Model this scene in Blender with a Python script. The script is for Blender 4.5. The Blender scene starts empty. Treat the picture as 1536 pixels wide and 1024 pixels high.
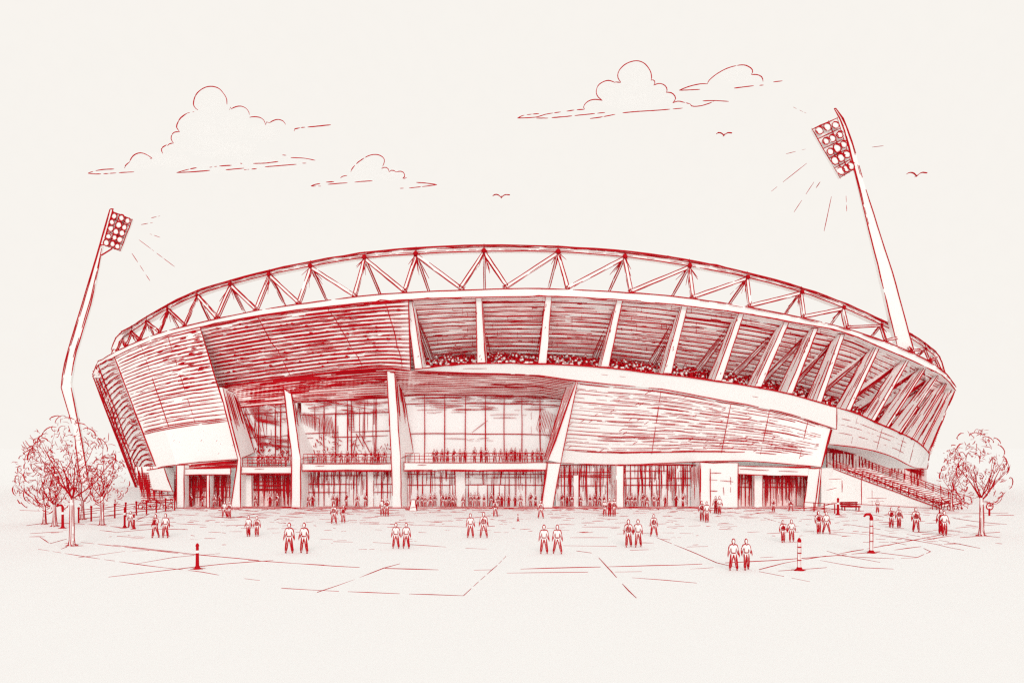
import bpy, math, random
import numpy as np
from mathutils import Vector as V
rnd = random.Random(7)
S = bpy.context.scene
COL = S.collection
H = 7.0            # eye height in metres
F = 1000.0         # focal length in pixels of the 1536 px wide frame
K = H / 8.0
D0 = 89.0 * K      # front plane of the podium
# ------------------------------------------------------------------ materials
def mat(name, col, rough=1.0, spec=0.0, noise=0.0, scale=1.0):
    m = bpy.data.materials.new(name); m.use_nodes = True
    nt = m.node_tree; b = nt.nodes['Principled BSDF']
    b.inputs['Base Color'].default_value = (*col, 1)
    b.inputs['Roughness'].default_value = rough
    b.inputs['Specular IOR Level'].default_value = spec
    if noise:
        tc = nt.nodes.new('ShaderNodeTexCoord'); n = nt.nodes.new('ShaderNodeTexNoise')
        n.inputs['Scale'].default_value = scale; n.inputs['Detail'].default_value = 6
        r = nt.nodes.new('ShaderNodeMapRange'); r.inputs['To Min'].default_value = 1 - noise; r.inputs['To Max'].default_value = 1 + noise
        mx = nt.nodes.new('ShaderNodeVectorMath'); mx.operation = 'SCALE'; mx.inputs[0].default_value = col
        nt.links.new(tc.outputs['Object'], n.inputs['Vector']); nt.links.new(n.outputs['Fac'], r.inputs['Value'])
        nt.links.new(r.outputs['Result'], mx.inputs['Scale']); nt.links.new(mx.outputs['Vector'], b.inputs['Base Color'])
    return m
PAPER = (0.885, 0.862, 0.830)
M_PAPER = mat('pale_render', (0.922, 0.910, 0.900), noise=0.015, scale=0.8)
M_INK = mat('red_paint', (0.49, 0.008, 0.0145), noise=0.22, scale=1.4)
M_BLUSH = mat('rose_shade_wash', (0.93, 0.76, 0.745), noise=0.12, scale=0.5)  # pink wash that puts the shade of soffits and recesses into the colour
M_GROUND = mat('pale_paving', (0.868, 0.870, 0.872), noise=0.008, scale=0.35)
M_CLOUD = bpy.data.materials.new('cloud_vapour'); M_CLOUD.use_nodes = True   # thin pale vapour, not a hard shell
_n = M_CLOUD.node_tree; _n.nodes.remove(_n.nodes['Principled BSDF']); _v = _n.nodes.new('ShaderNodeVolumePrincipled')
_v.inputs['Color'].default_value = (.985, .98, .975, 1); _v.inputs['Density'].default_value = .022
_n.links.new(_v.outputs['Volume'], _n.nodes['Material Output'].inputs['Volume'])
M_GLASS = mat('pale_glass', (0.93, 0.927, 0.923), rough=0.22, spec=0.5)
_b = M_GLASS.node_tree.nodes['Principled BSDF']; _b.inputs['Coat Weight'].default_value = 1.0; _b.inputs['Coat IOR'].default_value = 2.2; _b.inputs['Coat Roughness'].default_value = 0.25
MATS = [M_PAPER, M_INK, M_BLUSH, M_GLASS, M_CLOUD]
P_, I_, B_, G_, C_ = range(5)
# ------------------------------------------------------------------ points
def P(x, y, d): return V(((x - 768) / F * d, d, H + (672 - y) / F * d))
def GR(x, y, z=0.0):
    d = H * F / (y - 672.0); return V(((x - 768) / F * d, d, z))
EA, EB, EC, EX = 99 * K, 95 * K, 180 * K, 3.5 * K      # the plan of the bowl: an ellipse
def dell(x, o):
    t = (x - 768) / F; a = EA + o * K; b = EB + o * K
    A = t * t / a**2 + 1 / b**2; Bq = -2 * (t * EX / a**2 + EC / b**2); Cq = EX**2 / a**2 + EC**2 / b**2 - 1
    disc = Bq * Bq - 4 * A * Cq
    if disc <= 0: return -Bq / (2 * A)
    return (-Bq - math.sqrt(disc)) / (2 * A)
def R(x, y, o): return P(x, y, dell(x, o))
def inward(p):
    v = V((EX - p.x, EC - p.y, 0)); v.normalize(); return v
class Curve:                                            # y(x) through points, smooth
    def __init__(s, pts):
        s.x = np.array([p[0] for p in pts], float); s.y = np.array([p[1] for p in pts], float)
        n = len(s.x); h = np.diff(s.x); dl = np.diff(s.y) / h; m = np.zeros(n)
        for i in range(1, n - 1): m[i] = (dl[i-1] * h[i] + dl[i] * h[i-1]) / (h[i-1] + h[i])
        m[0] = dl[0]; m[-1] = dl[-1]; s.m = m
    def __call__(s, x):
        x = min(max(x, s.x[0]), s.x[-1]); i = int(min(max(np.searchsorted(s.x, x) - 1, 0), len(s.x) - 2))
        h = s.x[i+1] - s.x[i]; t = (x - s.x[i]) / h
        return float((2*t**3-3*t*t+1)*s.y[i] + (t**3-2*t*t+t)*h*s.m[i] + (-2*t**3+3*t*t)*s.y[i+1] + (t**3-t*t)*h*s.m[i+1])
def lin(pts):
    xs = [p[0] for p in pts]; ys = [p[1] for p in pts]
    return lambda x: float(np.interp(x, xs, ys))
T1 = Curve([(167,523),(169,512),(177,502),(195,491),(220,475),(252,457),(300,434.5),(345,421),(402,406),(465,392.5),(547,379),(622,372),(684,369),(726,367.5),(780,368),(837,370),(939,377),(1037,391),(1125,410),(1205,432.5),(1270,456),(1337,487),(1367,501),(1389,516),(1407,532),(1416,548),(1418,560)])
T2 = Curve([(167,530),(172,519),(180,510),(195,499),(220,482),(252,463),(300,441),(345,427),(404,412),(466,399.5),(547,386.5),(624,381),(726,377),(837,378),(939,385.5),(1037,399.5),(1125,417),(1205,439),(1265,461.5),(1337,494),(1367,508),(1389,523),(1407,540),(1416,556),(1418,566)])
F1 = Curve([(139,561),(142,551),(157,537),(175,527),(232,502),(287,487),(384,466),(475,452.5),(575,441),(684,435.5),(725,434),(800,432.5),(875,435),(984,442),(1027,446.5),(1100,456.5),(1175,470.5),(1284,497),(1352,522),(1402,547),(1420,561),(1434,580)])
F2 = Curve([(139,566),(142,558),(157,544),(175,534),(232,509),(300,490.5),(402,471),(500,459),(610,449.5),(684,446.5),(725,446),(825,444.5),(875,446.5),(984,454),(1025,458.5),(1115,470),(1182,482),(1284,504.5),(1319,520),(1364,539),(1392,552),(1422,571),(1434,586)])
B1 = Curve([(625,554.5),(662,549),(720,545),(812,546),(900,550),(984,560),(1000,561.5),(1075,571.5),(1140,581.5),(1182,590),(1255,611),(1277,617),(1324,638),(1357,652),(1382,667),(1394,680)])
B2 = Curve([(625,556),(700,559.5),(800,562.5),(865,571),(900,575),(1000,585),(1075,599),(1130,609),(1185,621),(1245,641)])
# ------------------------------------------------------------------ mesh builder
class MB:
    def __init__(s): s.v = []; s.f = []; s.m = []
    def poly(s, pts, m=P_):
        n = len(s.v); s.v += [tuple(p) for p in pts]; s.f.append(tuple(range(n, n + len(pts)))); s.m.append(m)
    def prism(s, a, b, m=P_):                             # two loops of equal length, capped
        n = len(s.v); k = len(a); s.v += [tuple(p) for p in a] + [tuple(p) for p in b]
        s.f.append(tuple(range(n + k - 1, n - 1, -1))); s.f.append(tuple(range(n + k, n + 2 * k))); s.m += [m, m]
        for i in range(k):
            j = (i + 1) % k; s.f.append((n + i, n + j, n + k + j, n + k + i)); s.m.append(m)
    def strip(s, top, bot, m=P_):
        n = len(s.v); k = len(top); s.v += [tuple(p) for p in top] + [tuple(p) for p in bot]
        for i in range(k - 1): s.f.append((n + k + i, n + k + i + 1, n + i + 1, n + i)); s.m.append(m)
    def tube(s, pts, r, m=I_, sides=4):
        k = len(pts)
        if k < 2: return
        rs = r if isinstance(r, (list, tuple)) else [r] * k
        n = len(s.v)
        for i, p in enumerate(pts):
            t = pts[min(i + 1, k - 1)] - pts[max(i - 1, 0)]
            if t.length < 1e-9: t = V((0, 0, 1))
            t.normalize(); up = V((0, 0, 1)) if abs(t.z) < .9 else V((1, 0, 0))
            a = t.cross(up).normalized(); b = a.cross(t)
            for q in range(sides):
                w = 2 * math.pi * (q + .5) / sides; s.v.append(tuple(p + (a * math.cos(w) + b * math.sin(w)) * rs[i]))
        for i in range(k - 1):
            for q in range(sides):
                q2 = (q + 1) % sides; s.f.append((n + i*sides + q, n + i*sides + q2, n + (i+1)*sides + q2, n + (i+1)*sides + q)); s.m.append(m)
        s.f.append(tuple(range(n + sides - 1, n - 1, -1))); s.m.append(m)
        e = n + (k - 1) * sides; s.f.append(tuple(range(e, e + sides))); s.m.append(m)
    def ball(s, c, r, m=P_, seg=8, rings=5, sq=(1, 1, 1)):
        n = len(s.v)
        for i in range(1, rings):
            a = math.pi * i / rings
            for j in range(seg):
                w = 2 * math.pi * j / seg
                s.v.append((c[0] + r*sq[0]*math.sin(a)*math.cos(w), c[1] + r*sq[1]*math.sin(a)*math.sin(w), c[2] + r*sq[2]*math.cos(a)))
        s.v.append((c[0], c[1], c[2] + r*sq[2])); s.v.append((c[0], c[1], c[2] - r*sq[2])); t = n + (rings-1)*seg
        for i in range(rings - 2):
            for j in range(seg):
                j2 = (j + 1) % seg; s.f.append((n+i*seg+j, n+(i+1)*seg+j, n+(i+1)*seg+j2, n+i*seg+j2)); s.m.append(m)
        for j in range(seg):
            j2 = (j + 1) % seg; s.f.append((t, n+j, n+j2)); s.m.append(m); s.f.append((t+1, n+(rings-2)*seg+j2, n+(rings-2)*seg+j)); s.m.append(m)
    def ink(s, pts, r, gap=0.06, jit=None, over=0.0, seg=None, var=0.35, m=I_, sides=4):
        """a hand-laid painted line: wavering, swelling and now and then broken"""
        pts = [V(p) for p in pts]
        if over and len(pts) > 1:
            a = (pts[0] - pts[1]).normalized() * over * rnd.random(); b = (pts[-1] - pts[-2]).normalized() * over * rnd.random()
            pts = [pts[0] + a] + pts[1:-1] + [pts[-1] + b]
        L = [0.0]
        for i in range(1, len(pts)): L.append(L[-1] + (pts[i] - pts[i-1]).length)
        T = L[-1]
        if T < 1e-6: return
        seg = seg or r * 22; n = int(min(max(round(T / seg), 1), 240)); n = max(n, 2)
        jit = r * .2 if jit is None else jit * .5
        out = []; i = 0
        for q in range(n + 1):
            l = T * q / n
            while i < len(L) - 2 and L[i+1] < l: i += 1
            t = (l - L[i]) / max(L[i+1] - L[i], 1e-9)
            p = pts[i].lerp(pts[i+1], t)
            out.append(p + V((rnd.gauss(0, jit), rnd.gauss(0, jit) * .3 - r * .45, rnd.gauss(0, jit))))
        run = []; rr = []; w = r
        def flush():
            if len(run) > 1:
                rr[0] *= .55; rr[-1] *= .5; s.tube(list(run), list(rr), m, sides)
            run.clear(); rr.clear()
        for q, p in enumerate(out):
            w = w * .5 + .5 * r * (1 + rnd.uniform(-var, var))
            run.append(p); rr.append(w)
            if 0 < q < n and rnd.random() < gap:
                flush()
                if rnd.random() < .5: run.append(p.lerp(out[q+1], .3)); rr.append(r * .6)
        flush()
    def loop(s, pts, r, **k):
        for i in range(len(pts)): s.ink([pts[i], pts[(i+1) % len(pts)]], r, **k)
    def block(s, a, b, r, m=P_, ends=True, **k):          # prism with painted arrises
        s.prism(a, b, m)
        n = len(a)
        for i in range(n): s.ink([a[i], b[i]], r, **k)
        if ends: s.loop(a, r, **k); s.loop(b, r, **k)
    def bar(s, a, b, w, r, m=P_, w2=None, dep=None, side=None, **k):   # rectangular bar from a to b with painted arrises
        a = V(a); b = V(b); t = (b - a).normalized(); side = side or t.cross(V((0, 1, 0)))
        if side.length < 1e-3: side = V((1, 0, 0))
        side = (side - t * side.dot(t)).normalized(); bk = t.cross(side).normalized()
        if bk.y < 0: bk = -bk
        w2 = w2 or w; d1 = dep or w; d2 = d1 * w2 / w
        A = [a - side*w/2, a + side*w/2, a + side*w/2 + bk*d1, a - side*w/2 + bk*d1]
        Bq = [b - side*w2/2, b + side*w2/2, b + side*w2/2 + bk*d2, b - side*w2/2 + bk*d2]
        s.block(A, Bq, r, m, **k)
    def build(s, name, parent=None, smooth=False, origin=None, **props):
        me = bpy.data.meshes.new(name)
        o0 = V(origin) if origin is not None else V((0, 0, 0))
        vs = [(v[0]-o0.x, v[1]-o0.y, v[2]-o0.z) for v in s.v] if origin is not None else s.v
        me.from_pydata(vs, [], s.f)
        used = sorted(set(s.m)); ix = {m: i for i, m in enumerate(used)}
        for m in used: me.materials.append(MATS[m])
        me.polygons.foreach_set('material_index', [ix[m] for m in s.m])
        me.polygons.foreach_set('use_smooth', [smooth] * len(s.f)); me.update()
        o = bpy.data.objects.new(name, me); COL.objects.link(o)
        if origin is not None: o.location = o0
        if parent is not None: o.parent = parent
        for a, b in props.items(): o[a] = b
        return o
def thing(name, label, cat, loc=(0, 0, 0), group=None):
    o = bpy.data.objects.new(name, None); COL.objects.link(o); o.location = loc; o.empty_display_size = .3
    o['label'] = label; o['category'] = cat
    if group: o['group'] = group
    return o
def px(n, d): return n * d / F / 2                        # radius of a painted line n px wide at distance d
def xs(a, b, n): return [a + (b - a) * i / n for i in range(n + 1)]
def smooth_line(pts, n=6):
    out = []
    for i in range(len(pts) - 1):
        p0 = pts[max(i-1, 0)]; p1 = pts[i]; p2 = pts[i+1]; p3 = pts[min(i+2, len(pts)-1)]
        for q in range(n):
            t = q / n
            out.append(tuple(.5*((2*p1[j]) + (-p0[j]+p2[j])*t + (2*p0[j]-5*p1[j]+4*p2[j]-p3[j])*t*t + (-p0[j]+3*p1[j]-3*p2[j]+p3[j])*t**3) for j in range(len(p1))))
    out.append(tuple(pts[-1])); return out
# ------------------------------------------------------------------ ground
g = MB(); n = 60; rs_ = [0, 20, 60, 140, 300, 700, 1600, 4000, 9000]
g.poly([(-9000, -9000, 0), (9000, -9000, 0), (9000, 9000, 0), (-9000, 9000, 0)])
go = g.build('ground', kind='structure'); go.data.materials[0] = M_GROUND
J = MB()                                                   # raised paving joints
def joint(pts, w=1.5, gap=.12, seg=1.6):
    q = [GR(x, y, .01) for x, y in pts]; d = sum(p.y for p in q) / len(q)
    J.ink(q, px(w * .9, d), gap=min(gap * 1.7, .5), seg=seg, jit=.012)
for pts, w, gp in [
    ([(122,813),(220,824),(330,837),(420,843),(520,850),(600,853),(700,855),(780,853),(900,850),(1020,847),(1150,841),(1230,835),(1330,826),(1400,817)], 1.6, .16),
    ([(170,817),(300,832),(430,844),(560,851)], 1.4, .2), ([(760,859),(860,858),(960,857),(1070,851)], 1.4, .15),
    ([(57,823),(130,835),(220,848),(300,857),(345,865),(390,870)], 1.3, .22), ([(163,865),(250,855),(330,846),(410,840)], 1.4, .12),
    ([(118,836),(190,826),(260,824)], 1.2, .2), ([(200,846),(270,834),(330,830)], 1.1, .3),
    ([(422,882),(520,887),(600,890),(695,893)], 1.5, .25), ([(476,888),(520,873),(575,852),(600,845)], 1.5, .12),
    ([(695,893),(720,870),(745,848),(765,828)], 1.4, .3), ([(898,836),(925,866),(945,888),(968,909)], 1.5, .15),
    ([(948,866),(1000,870),(1045,874)], 1.2, .3), ([(985,806),(1040,828),(1080,846),(1145,858),(1215,872)], 1.4, .1),
    ([(1139,854),(1180,843),(1230,835),(1300,823),(1380,808),(1420,800)], 1.4, .12), ([(1168,856),(1240,851)], 1.3, .15),
    ([(1230,840),(1290,851),(1340,853)], 1.5, .1), ([(1255,833),(1330,838),(1375,836)], 1.2, .2), ([(1300,826),(1375,836),(1400,825),(1335,812)], 1.2, .15),
    ([(1310,800),(1400,815),(1440,825),(1475,824)], 1.4, .1), ([(1240,826),(1260,832),(1320,843)], 1.2, .2), ([(1385,810),(1440,801),(1500,798)], 1.4, .1),
    ([(1265,785),(1340,797),(1420,812),(1470,822)], 1.2, .25), ([(1430,777),(1470,783),(1510,786)], 1.2, .2), ([(1400,770),(1450,770),(1512,769)], 1.2, .2),
    ([(45,800),(75,798),(95,797)], 1.2, .2), ([(40,788),(70,784),(110,785),(150,787),(190,792)], 1.5, .1), ([(60,805),(75,815),(47,817)], 1.2, .1), ([(75,815),(100,808)], 1.1, .2),
    ([(92,823),(100,820),(125,818)], 1.8, .05), ([(175,798),(230,793),(282,794)], 1.3, .2), ([(150,795),(175,798)], 1.3, .2), ([(205,780),(225,770),(262,764)], 1.6, .1),
    ([(265,785),(330,788),(390,787)], 1.1, .3), ([(265,771),(330,775),(400,777)], 1.1, .35), ([(345,777),(400,768),(470,770)], 1.1, .3),
    ([(360,770),(420,772)], 1.1, .2), ([(412,780),(430,773)], 1.2, .1), ([(500,812),(560,813),(640,818),(700,822),(730,823)], 1.2, .35),
    ([(540,785),(620,787),(700,790)], 1.1, .35), ([(480,808),(520,810)], 1.1, .3), ([(855,806),(912,806)], 1.6, .05), ([(845,818),(925,819)], 1.1, .3),
    ([(865,826),(890,827),(888,829),(867,829),(865,826)], 1.1, .02), ([(945,825),(1000,823)], 1.2, .3), ([(820,792),(870,790),(930,790)], 1.1, .35),
    ([(1000,790),(1100,786)], 1.1, .4), ([(1080,790),(1130,788)], 1.1, .3), ([(1120,772),(1145,768)], 1.2, .1), ([(1145,776),(1185,788)], 1.1, .1),
    ([(1030,820),(1100,818),(1200,812)], 1.1, .35), ([(1140,836),(1180,834)], 1.2, .3), ([(960,800),(990,798),(1040,800)], 1.2, .4), ([(620,770),(660,768)], 1.1, .2),
    ([(1220,765),(1300,770),(1350,780)], 1.1, .35), ([(1150,800),(1230,796),(1290,800),(1340,806)], 1.1, .35), ([(1400,795),(1450,790),(1500,786)], 1.1, .3),
    ([(1440,806),(1480,803),(1500,806)], 1.8, .05), ([(30,765),(60,766)], 1.2, .2), ([(455,770),(540,768),(600,770)], 1.1, .4), ([(860,768),(940,770),(1010,768)], 1.1, .4)]:
    joint(pts, w, gp)
for i in range(360):                                       # short scuffs between the joints
    x = rnd.uniform(190, 1440); y = 763.5 + abs(rnd.gauss(0, 22)); l = rnd.uniform(3, 26)
    if y < 845: joint([(x, y), (x + l, y + rnd.uniform(-1, 1))], rnd.uniform(.8, 1.3), .15)
for i in range(190):                                       # rough dark joints along the foot of the building
    x = rnd.uniform(205, 1250); y = 762.5 + abs(rnd.gauss(0, 1.8)); l = rnd.uniform(3, 16); joint([(x, y), (x + l, y + rnd.uniform(-.6, .9))], rnd.uniform(.9, 1.7), .05)
for i in range(40):
    x = rnd.choice((rnd.uniform(40, 230), rnd.uniform(1240, 1500))); y = rnd.uniform(768, 815); l = rnd.uniform(6, 30); joint([(x, y), (x + l, y + rnd.uniform(-1.5, 1.5))], rnd.uniform(.9, 1.4), .2)
jo = J.build('paving_joints', kind='structure')
# ------------------------------------------------------------------ the stadium
ST = thing('stadium', 'huge oval stadium with trussed roof ring, red slatted bowl and glazed entrance hall', 'stadium', (0, 0, 0))
W = px(1.9, 78); WF = px(1.3, 78); WB = px(2.6, 78)
# fascia band
m = MB(); X = xs(139, 1434, 160)
top = [R(x, F1(x), 0) for x in X]; bot = [R(x, F2(x), 0) for x in X]
inn = [p + inward(p) * 2 for p in bot]; int_ = [p + inward(p) * 2 for p in top]
m.strip(top, bot); m.strip(bot, inn); m.strip(int_, top)
m.ink(top, W, gap=.07); m.ink(bot, W, gap=.05); m.ink([R(x, F1(x) + 1.5, 0.15) for x in xs(1050, 1434, 50)], WF, gap=.3)
m.ink(bot[50:], WF, gap=.2, jit=.12)
m.build('roof_fascia', ST)
# roof deck and the far side of the bowl
m = MB(); A = top[0]; Bq = top[-1]
ca = math.atan2(A.x - EX, EC - A.y); cb = math.atan2(Bq.x - EX, EC - Bq.y)
rear_t = []; rear_b = []
for i in range(61):
    th = cb + (2 * math.pi + ca - cb) * i / 60; t = i / 60; z = Bq.z + (A.z - Bq.z) * t - 4 * math.sin(math.pi * t) ** .4
    fa = (t - .5) * 2; k0 = 1.0
    rear_t.append(V((EX + (EA - 1.6) * math.sin(th), EC - (EB - 1.6) * math.cos(th), z))); rear_b.append(V((EX + (EA - 13) * math.sin(th), EC - (EB - 13) * math.cos(th), 0)))
rear_t[0] = Bq; rear_t[-1] = A
m.strip(rear_t, rear_b); m.ink(rear_t, W)
for v in (.1, .2, .3, .4, .5, .6): m.ink([a.lerp(b, v) for a, b in zip(rear_t, rear_b)], WF)
m.build('rear_wall', ST)
m = MB(); ring = top + rear_t[1:]
m.strip([p + inward(p) * 34 + V((0, 0, -.6)) for p in ring], [p + V((0, 0, -.25)) + inward(p) * .3 for p in ring]); m.build('roof_deck', ST)
# truss: chord and web members
TR = bpy.data.objects.new('roof_truss', None); COL.objects.link(TR); TR.parent = ST
m = MB(); X = xs(167, 1418, 150)
t1 = [R(x, T1(x), -5) for x in X]; t2 = [R(x, T2(x), -5.2) for x in X]
m.strip(t1, t2); m.strip([p + inward(p) * .9 for p in t1], t1); m.strip(t2, [p + inward(p) * .9 for p in t2])
m.ink(t1, px(2.5, 80), gap=.004); m.ink(t2, W, gap=.02); m.ink([p + V((0, -.05, -.12)) for p in t1], WF, gap=.1, jit=.1); m.ink([a.lerp(b, .35) for a, b in zip(t1, t2)], WF, gap=.25); m.ink([a.lerp(b, .7) for a, b in zip(t1, t2)], WF * .8, gap=.4)
m.ink(t1[:30], W); m.ink(t1[100:], W, jit=.12)
m.build('top_chord', TR)
tops = [182, 197, 220, 252, 296, 346, 404, 466, 547, 624, 726, 837, 937, 1034, 1121, 1202, 1265, 1322, 1358, 1388, 1404]
outer = [174, 188, 208, 238, 276, 324, 383, 447, 531, 606, 726, 852, 947, 1040, 1126, 1207, 1272, 1330, 1368, 1396, 1411]
inner = [190, 206, 232, 268, 315, 368, 430, 492, 572, 645, 727, 822, 912, 1006, 1092, 1176, 1245, 1306, 1344, 1375, 1394]
def member(a, b, w=.36, **k):
    q = MB(); q.bar(a, b, w, px(1.5, a.y), gap=.08, over=.35, **k); return q
for i, x in enumerate(tops):
    t = R(x, T2(x) + 1, -5.2); bo = R(outer[i], F1(outer[i]) - 1, -.7); bi = R(inner[i], F1(inner[i]) + 4, -11)
    sc = .36 if 260 < x < 1290 else .25
    if x == 726:
        for xx in (692, 759): member(t, R(xx, F1(xx) - 6, -.7)).build('web_member', TR)
    else:
        if 300 < x: member(t, bo, sc).build('web_member', TR)
        else: member(t, bo, .2).build('web_member', TR)
        step = 1 if x < 726 else -1
        xn = outer[i + step] if tops[i + step] != 726 else (692 if x < 726 else 759)
        member(t, R(xn, F1(xn) - 3, -.7), sc).build('web_member', TR)
    member(t, bi, .22).build('web_member', TR)
    q = MB(); q.ball(t + V((0, -.25, .1)), .3 if 300 < x < 1290 else .2, I_, 6, 4); q.ink([t, t + V((0, 0, .0)) + V((0, 0, T2(x) - T1(x) + 0.0)) * 0 + (R(x, T1(x) - 2, -5) - t)], W)
    for _ in range(7):
        q.ink([t, t.lerp(rnd.choice([bo, bi]), rnd.uniform(.2, .6)) + V((rnd.uniform(-1, 1), 0, 0))], WF, gap=.15)
    q.build('truss_node', TR)
# --- slatted bowl, left half
def ruled(ribs, ftop, fbot, n):
    tx = [r[0] for r in ribs]; bx = [r[1] for r in ribs]
    T = []; Bt = []
    for i in range(n + 1):
        u = i / n * (len(ribs) - 1); x = np.interp(u, range(len(ribs)), tx); xb = np.interp(u, range(len(ribs)), bx)
        T.append(ftop(float(x))); Bt.append(fbot(float(xb)))
    return T, Bt
K2 = Curve([(206, 735), (220, 708), (235, 702), (265, 697), (358, 688)]); K2d = lin([(206, dell(206, -9.5)), (235, 99*K), (265, 95*K), (358, 91*K)])
def row(T, Bt, v, a=0.0, b=1.0):
    n = len(T) - 1; i0 = int(a * n); i1 = max(int(round(b * n)), i0 + 1)
    return [T[i].lerp(Bt[i], v) for i in range(i0, i1 + 1)]
# turned-away flank
m = MB(); T, Bt = ruled([(140, 206), (150, 213), (172, 235)], lambda x: R(x, F2(x), 0), lambda x: P(x, K2(x), K2d(x)), 24)
m.strip(T, Bt)
for i in range(46):
    v = (i + rnd.uniform(.1, .5)) / 46
    L_ = row(T, Bt, v); L_ = [p + V((0, 0, .7 * math.sin(math.pi * q / 24) * (1 if i % 2 else .4))) for q, p in enumerate(L_)]; L_ = [p + V((-.13, -.1, -.06)) for p in L_]
    m.ink(L_, px(rnd.uniform(.9, 1.5), 105), gap=.05, jit=.07)
for u in (.05, .16, .3, .52):
    m.ink([T[int(u*24)].lerp(Bt[int(u*24)], q / 20) + V((-.15, -.1, -.06)) for q in range(21)], px(2.2, 110), jit=.14, gap=.1)
for _ in range(80):
    q = int((rnd.random() ** 1.6) * 22); v = rnd.random() ** .8; m.ink([T[q].lerp(Bt[q], v) + V((-.15, -.1, -.06)), T[q+2].lerp(Bt[q+2], min(v + .03, 1)) + V((-.15, -.1, -.06))], px(1.5, 110), gap=0)
m.ink([T[0].lerp(Bt[0], q / 20) for q in range(21)], px(3, 115), gap=.02); m.ink([T[-1].lerp(Bt[-1], q / 20) for q in range(21)], px(2.2, 95), gap=.02)
m.build('flank_slats', ST)
# front panel
m = MB(); T, Bt = ruled([(172, 235), (235, 295), (300, 360)], lambda x: R(x, F2(x), 0), lambda x: P(x, K2(x), K2d(x)), 48)
m.strip(T, Bt)
VS = .715
for i in range(24):
    v = VS * (i + .6) / 24
    m.ink(row(T, Bt, v, rnd.uniform(0, .04), 1), px(rnd.uniform(1.3, 1.8), 90), gap=.05, jit=.05)
    a = rnd.uniform(.0, .5); m.ink(row(T, Bt, v + rnd.uniform(-.005, .006), a, min(1, a + rnd.uniform(.2, .5))), px(rnd.uniform(1.0, 1.6), 90), gap=.1, jit=.05)
    if i < 16: m.ink(row(T, Bt, v + .004, rnd.uniform(.55, .8), 1), px(1.8, 88), gap=.14)
    if i % 3 == 0: a = rnd.uniform(0, .6); m.ink(row(T, Bt, v + .014, a, a + .3), px(.9, 90), gap=.25, jit=.05)
for u in (.33, .63):
    m.ink([T[int(u*48)].lerp(Bt[int(u*48)], v) for v in xs(.0, VS, 20)], px(1.3, 90), gap=.45)
for _ in range(55):
    u = .45 + .55 * rnd.random() ** .5; v = rnd.uniform(0, .45) ** 1; m.ink(row(T, Bt, v, max(u - .05, 0), u), px(rnd.uniform(1.2, 2.6), 88), gap=.05)
for v in (VS, VS + .012): m.ink(row(T, Bt, v), W, gap=.12)
m.ink(row(T, Bt, 1), W, gap=.05); m.ink([T[-1].lerp(Bt[-1], v / 10) for v in range(11)], W, gap=.05); m.ink([T[0].lerp(Bt[0], v / 10) for v in range(11)], W, gap=.03)
for _ in range(14):
    i = rnd.randrange(47); p = T[i].lerp(Bt[i], rnd.uniform(.75, .97)); m.ink([p, p + V((rnd.uniform(.1, .3), 0, rnd.uniform(-.3, .3)))], WF * .7, gap=0)
soffit_back = [p + inward(p) * 6 for p in Bt]; m.strip(Bt, soffit_back)
m.build('slatted_panel', ST)
# slats above the entrance hall
K3 = Curve([(327, 580), (425, 567), (525, 555.5), (580, 552.5), (616, 555)])
m = MB(); T, Bt = ruled([(300, 327), (404, 420), (508, 515), (613, 616)], lambda x: R(x, F2(x), 0), lambda x: R(x, K3(x), -2.2), 72)
m.strip(T, Bt)
NS = 17
for i in range(NS):
    v = (i + .35) / NS
    m.ink(row(T, Bt, v, 0, 1), px(2.2, 78), gap=.03, jit=.03, var=.35)
    m.ink(row(T, Bt, v + .017, 0, 1), px(1.1, 78), gap=.1, jit=.03)
    for rep in range(5):
        a = rnd.uniform(0, .9); b = min(a + rnd.uniform(.03, .2), 1)
        m.ink(row(T, Bt, v + rnd.uniform(.0, .018), a, b), px(rnd.uniform(1.6, 2.8), 78), gap=.1, jit=.03, var=.6)
    for rep in range(5):
        a = rnd.uniform(0, .8); b = min(a + rnd.uniform(.02, .15), 1)
        m.ink(row(T, Bt, v + rnd.uniform(.026, .045), a, b), px(.9, 78), gap=.2, jit=.03)
for _ in range(60):                                        # rivet plates
    q = rnd.randrange(2, 70); m.ink(row(T, Bt, (rnd.randrange(NS) + .35) / NS, q / 72, (q + 1) / 72), px(rnd.uniform(3.4, 5), 78), gap=0)
for xa, xb_ in ((.28, .40), (.62, .78), (.9, .97)):
    m.ink([T[int((xa + (xb_-xa)*v)*72)].lerp(Bt[int((xa + (xb_-xa)*v)*72)], v) for v in xs(.03, .97, 14)], px(1.5, 78), gap=.25)
m.ink([T[-1].lerp(Bt[-1], q / 12) for q in range(13)], WB); m.ink(Bt, WB, gap=.02); m.ink(T, WF)
m.strip(Bt, [p + inward(p) * 1.2 for p in Bt])
m.build('slatted_canopy', ST)
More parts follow.
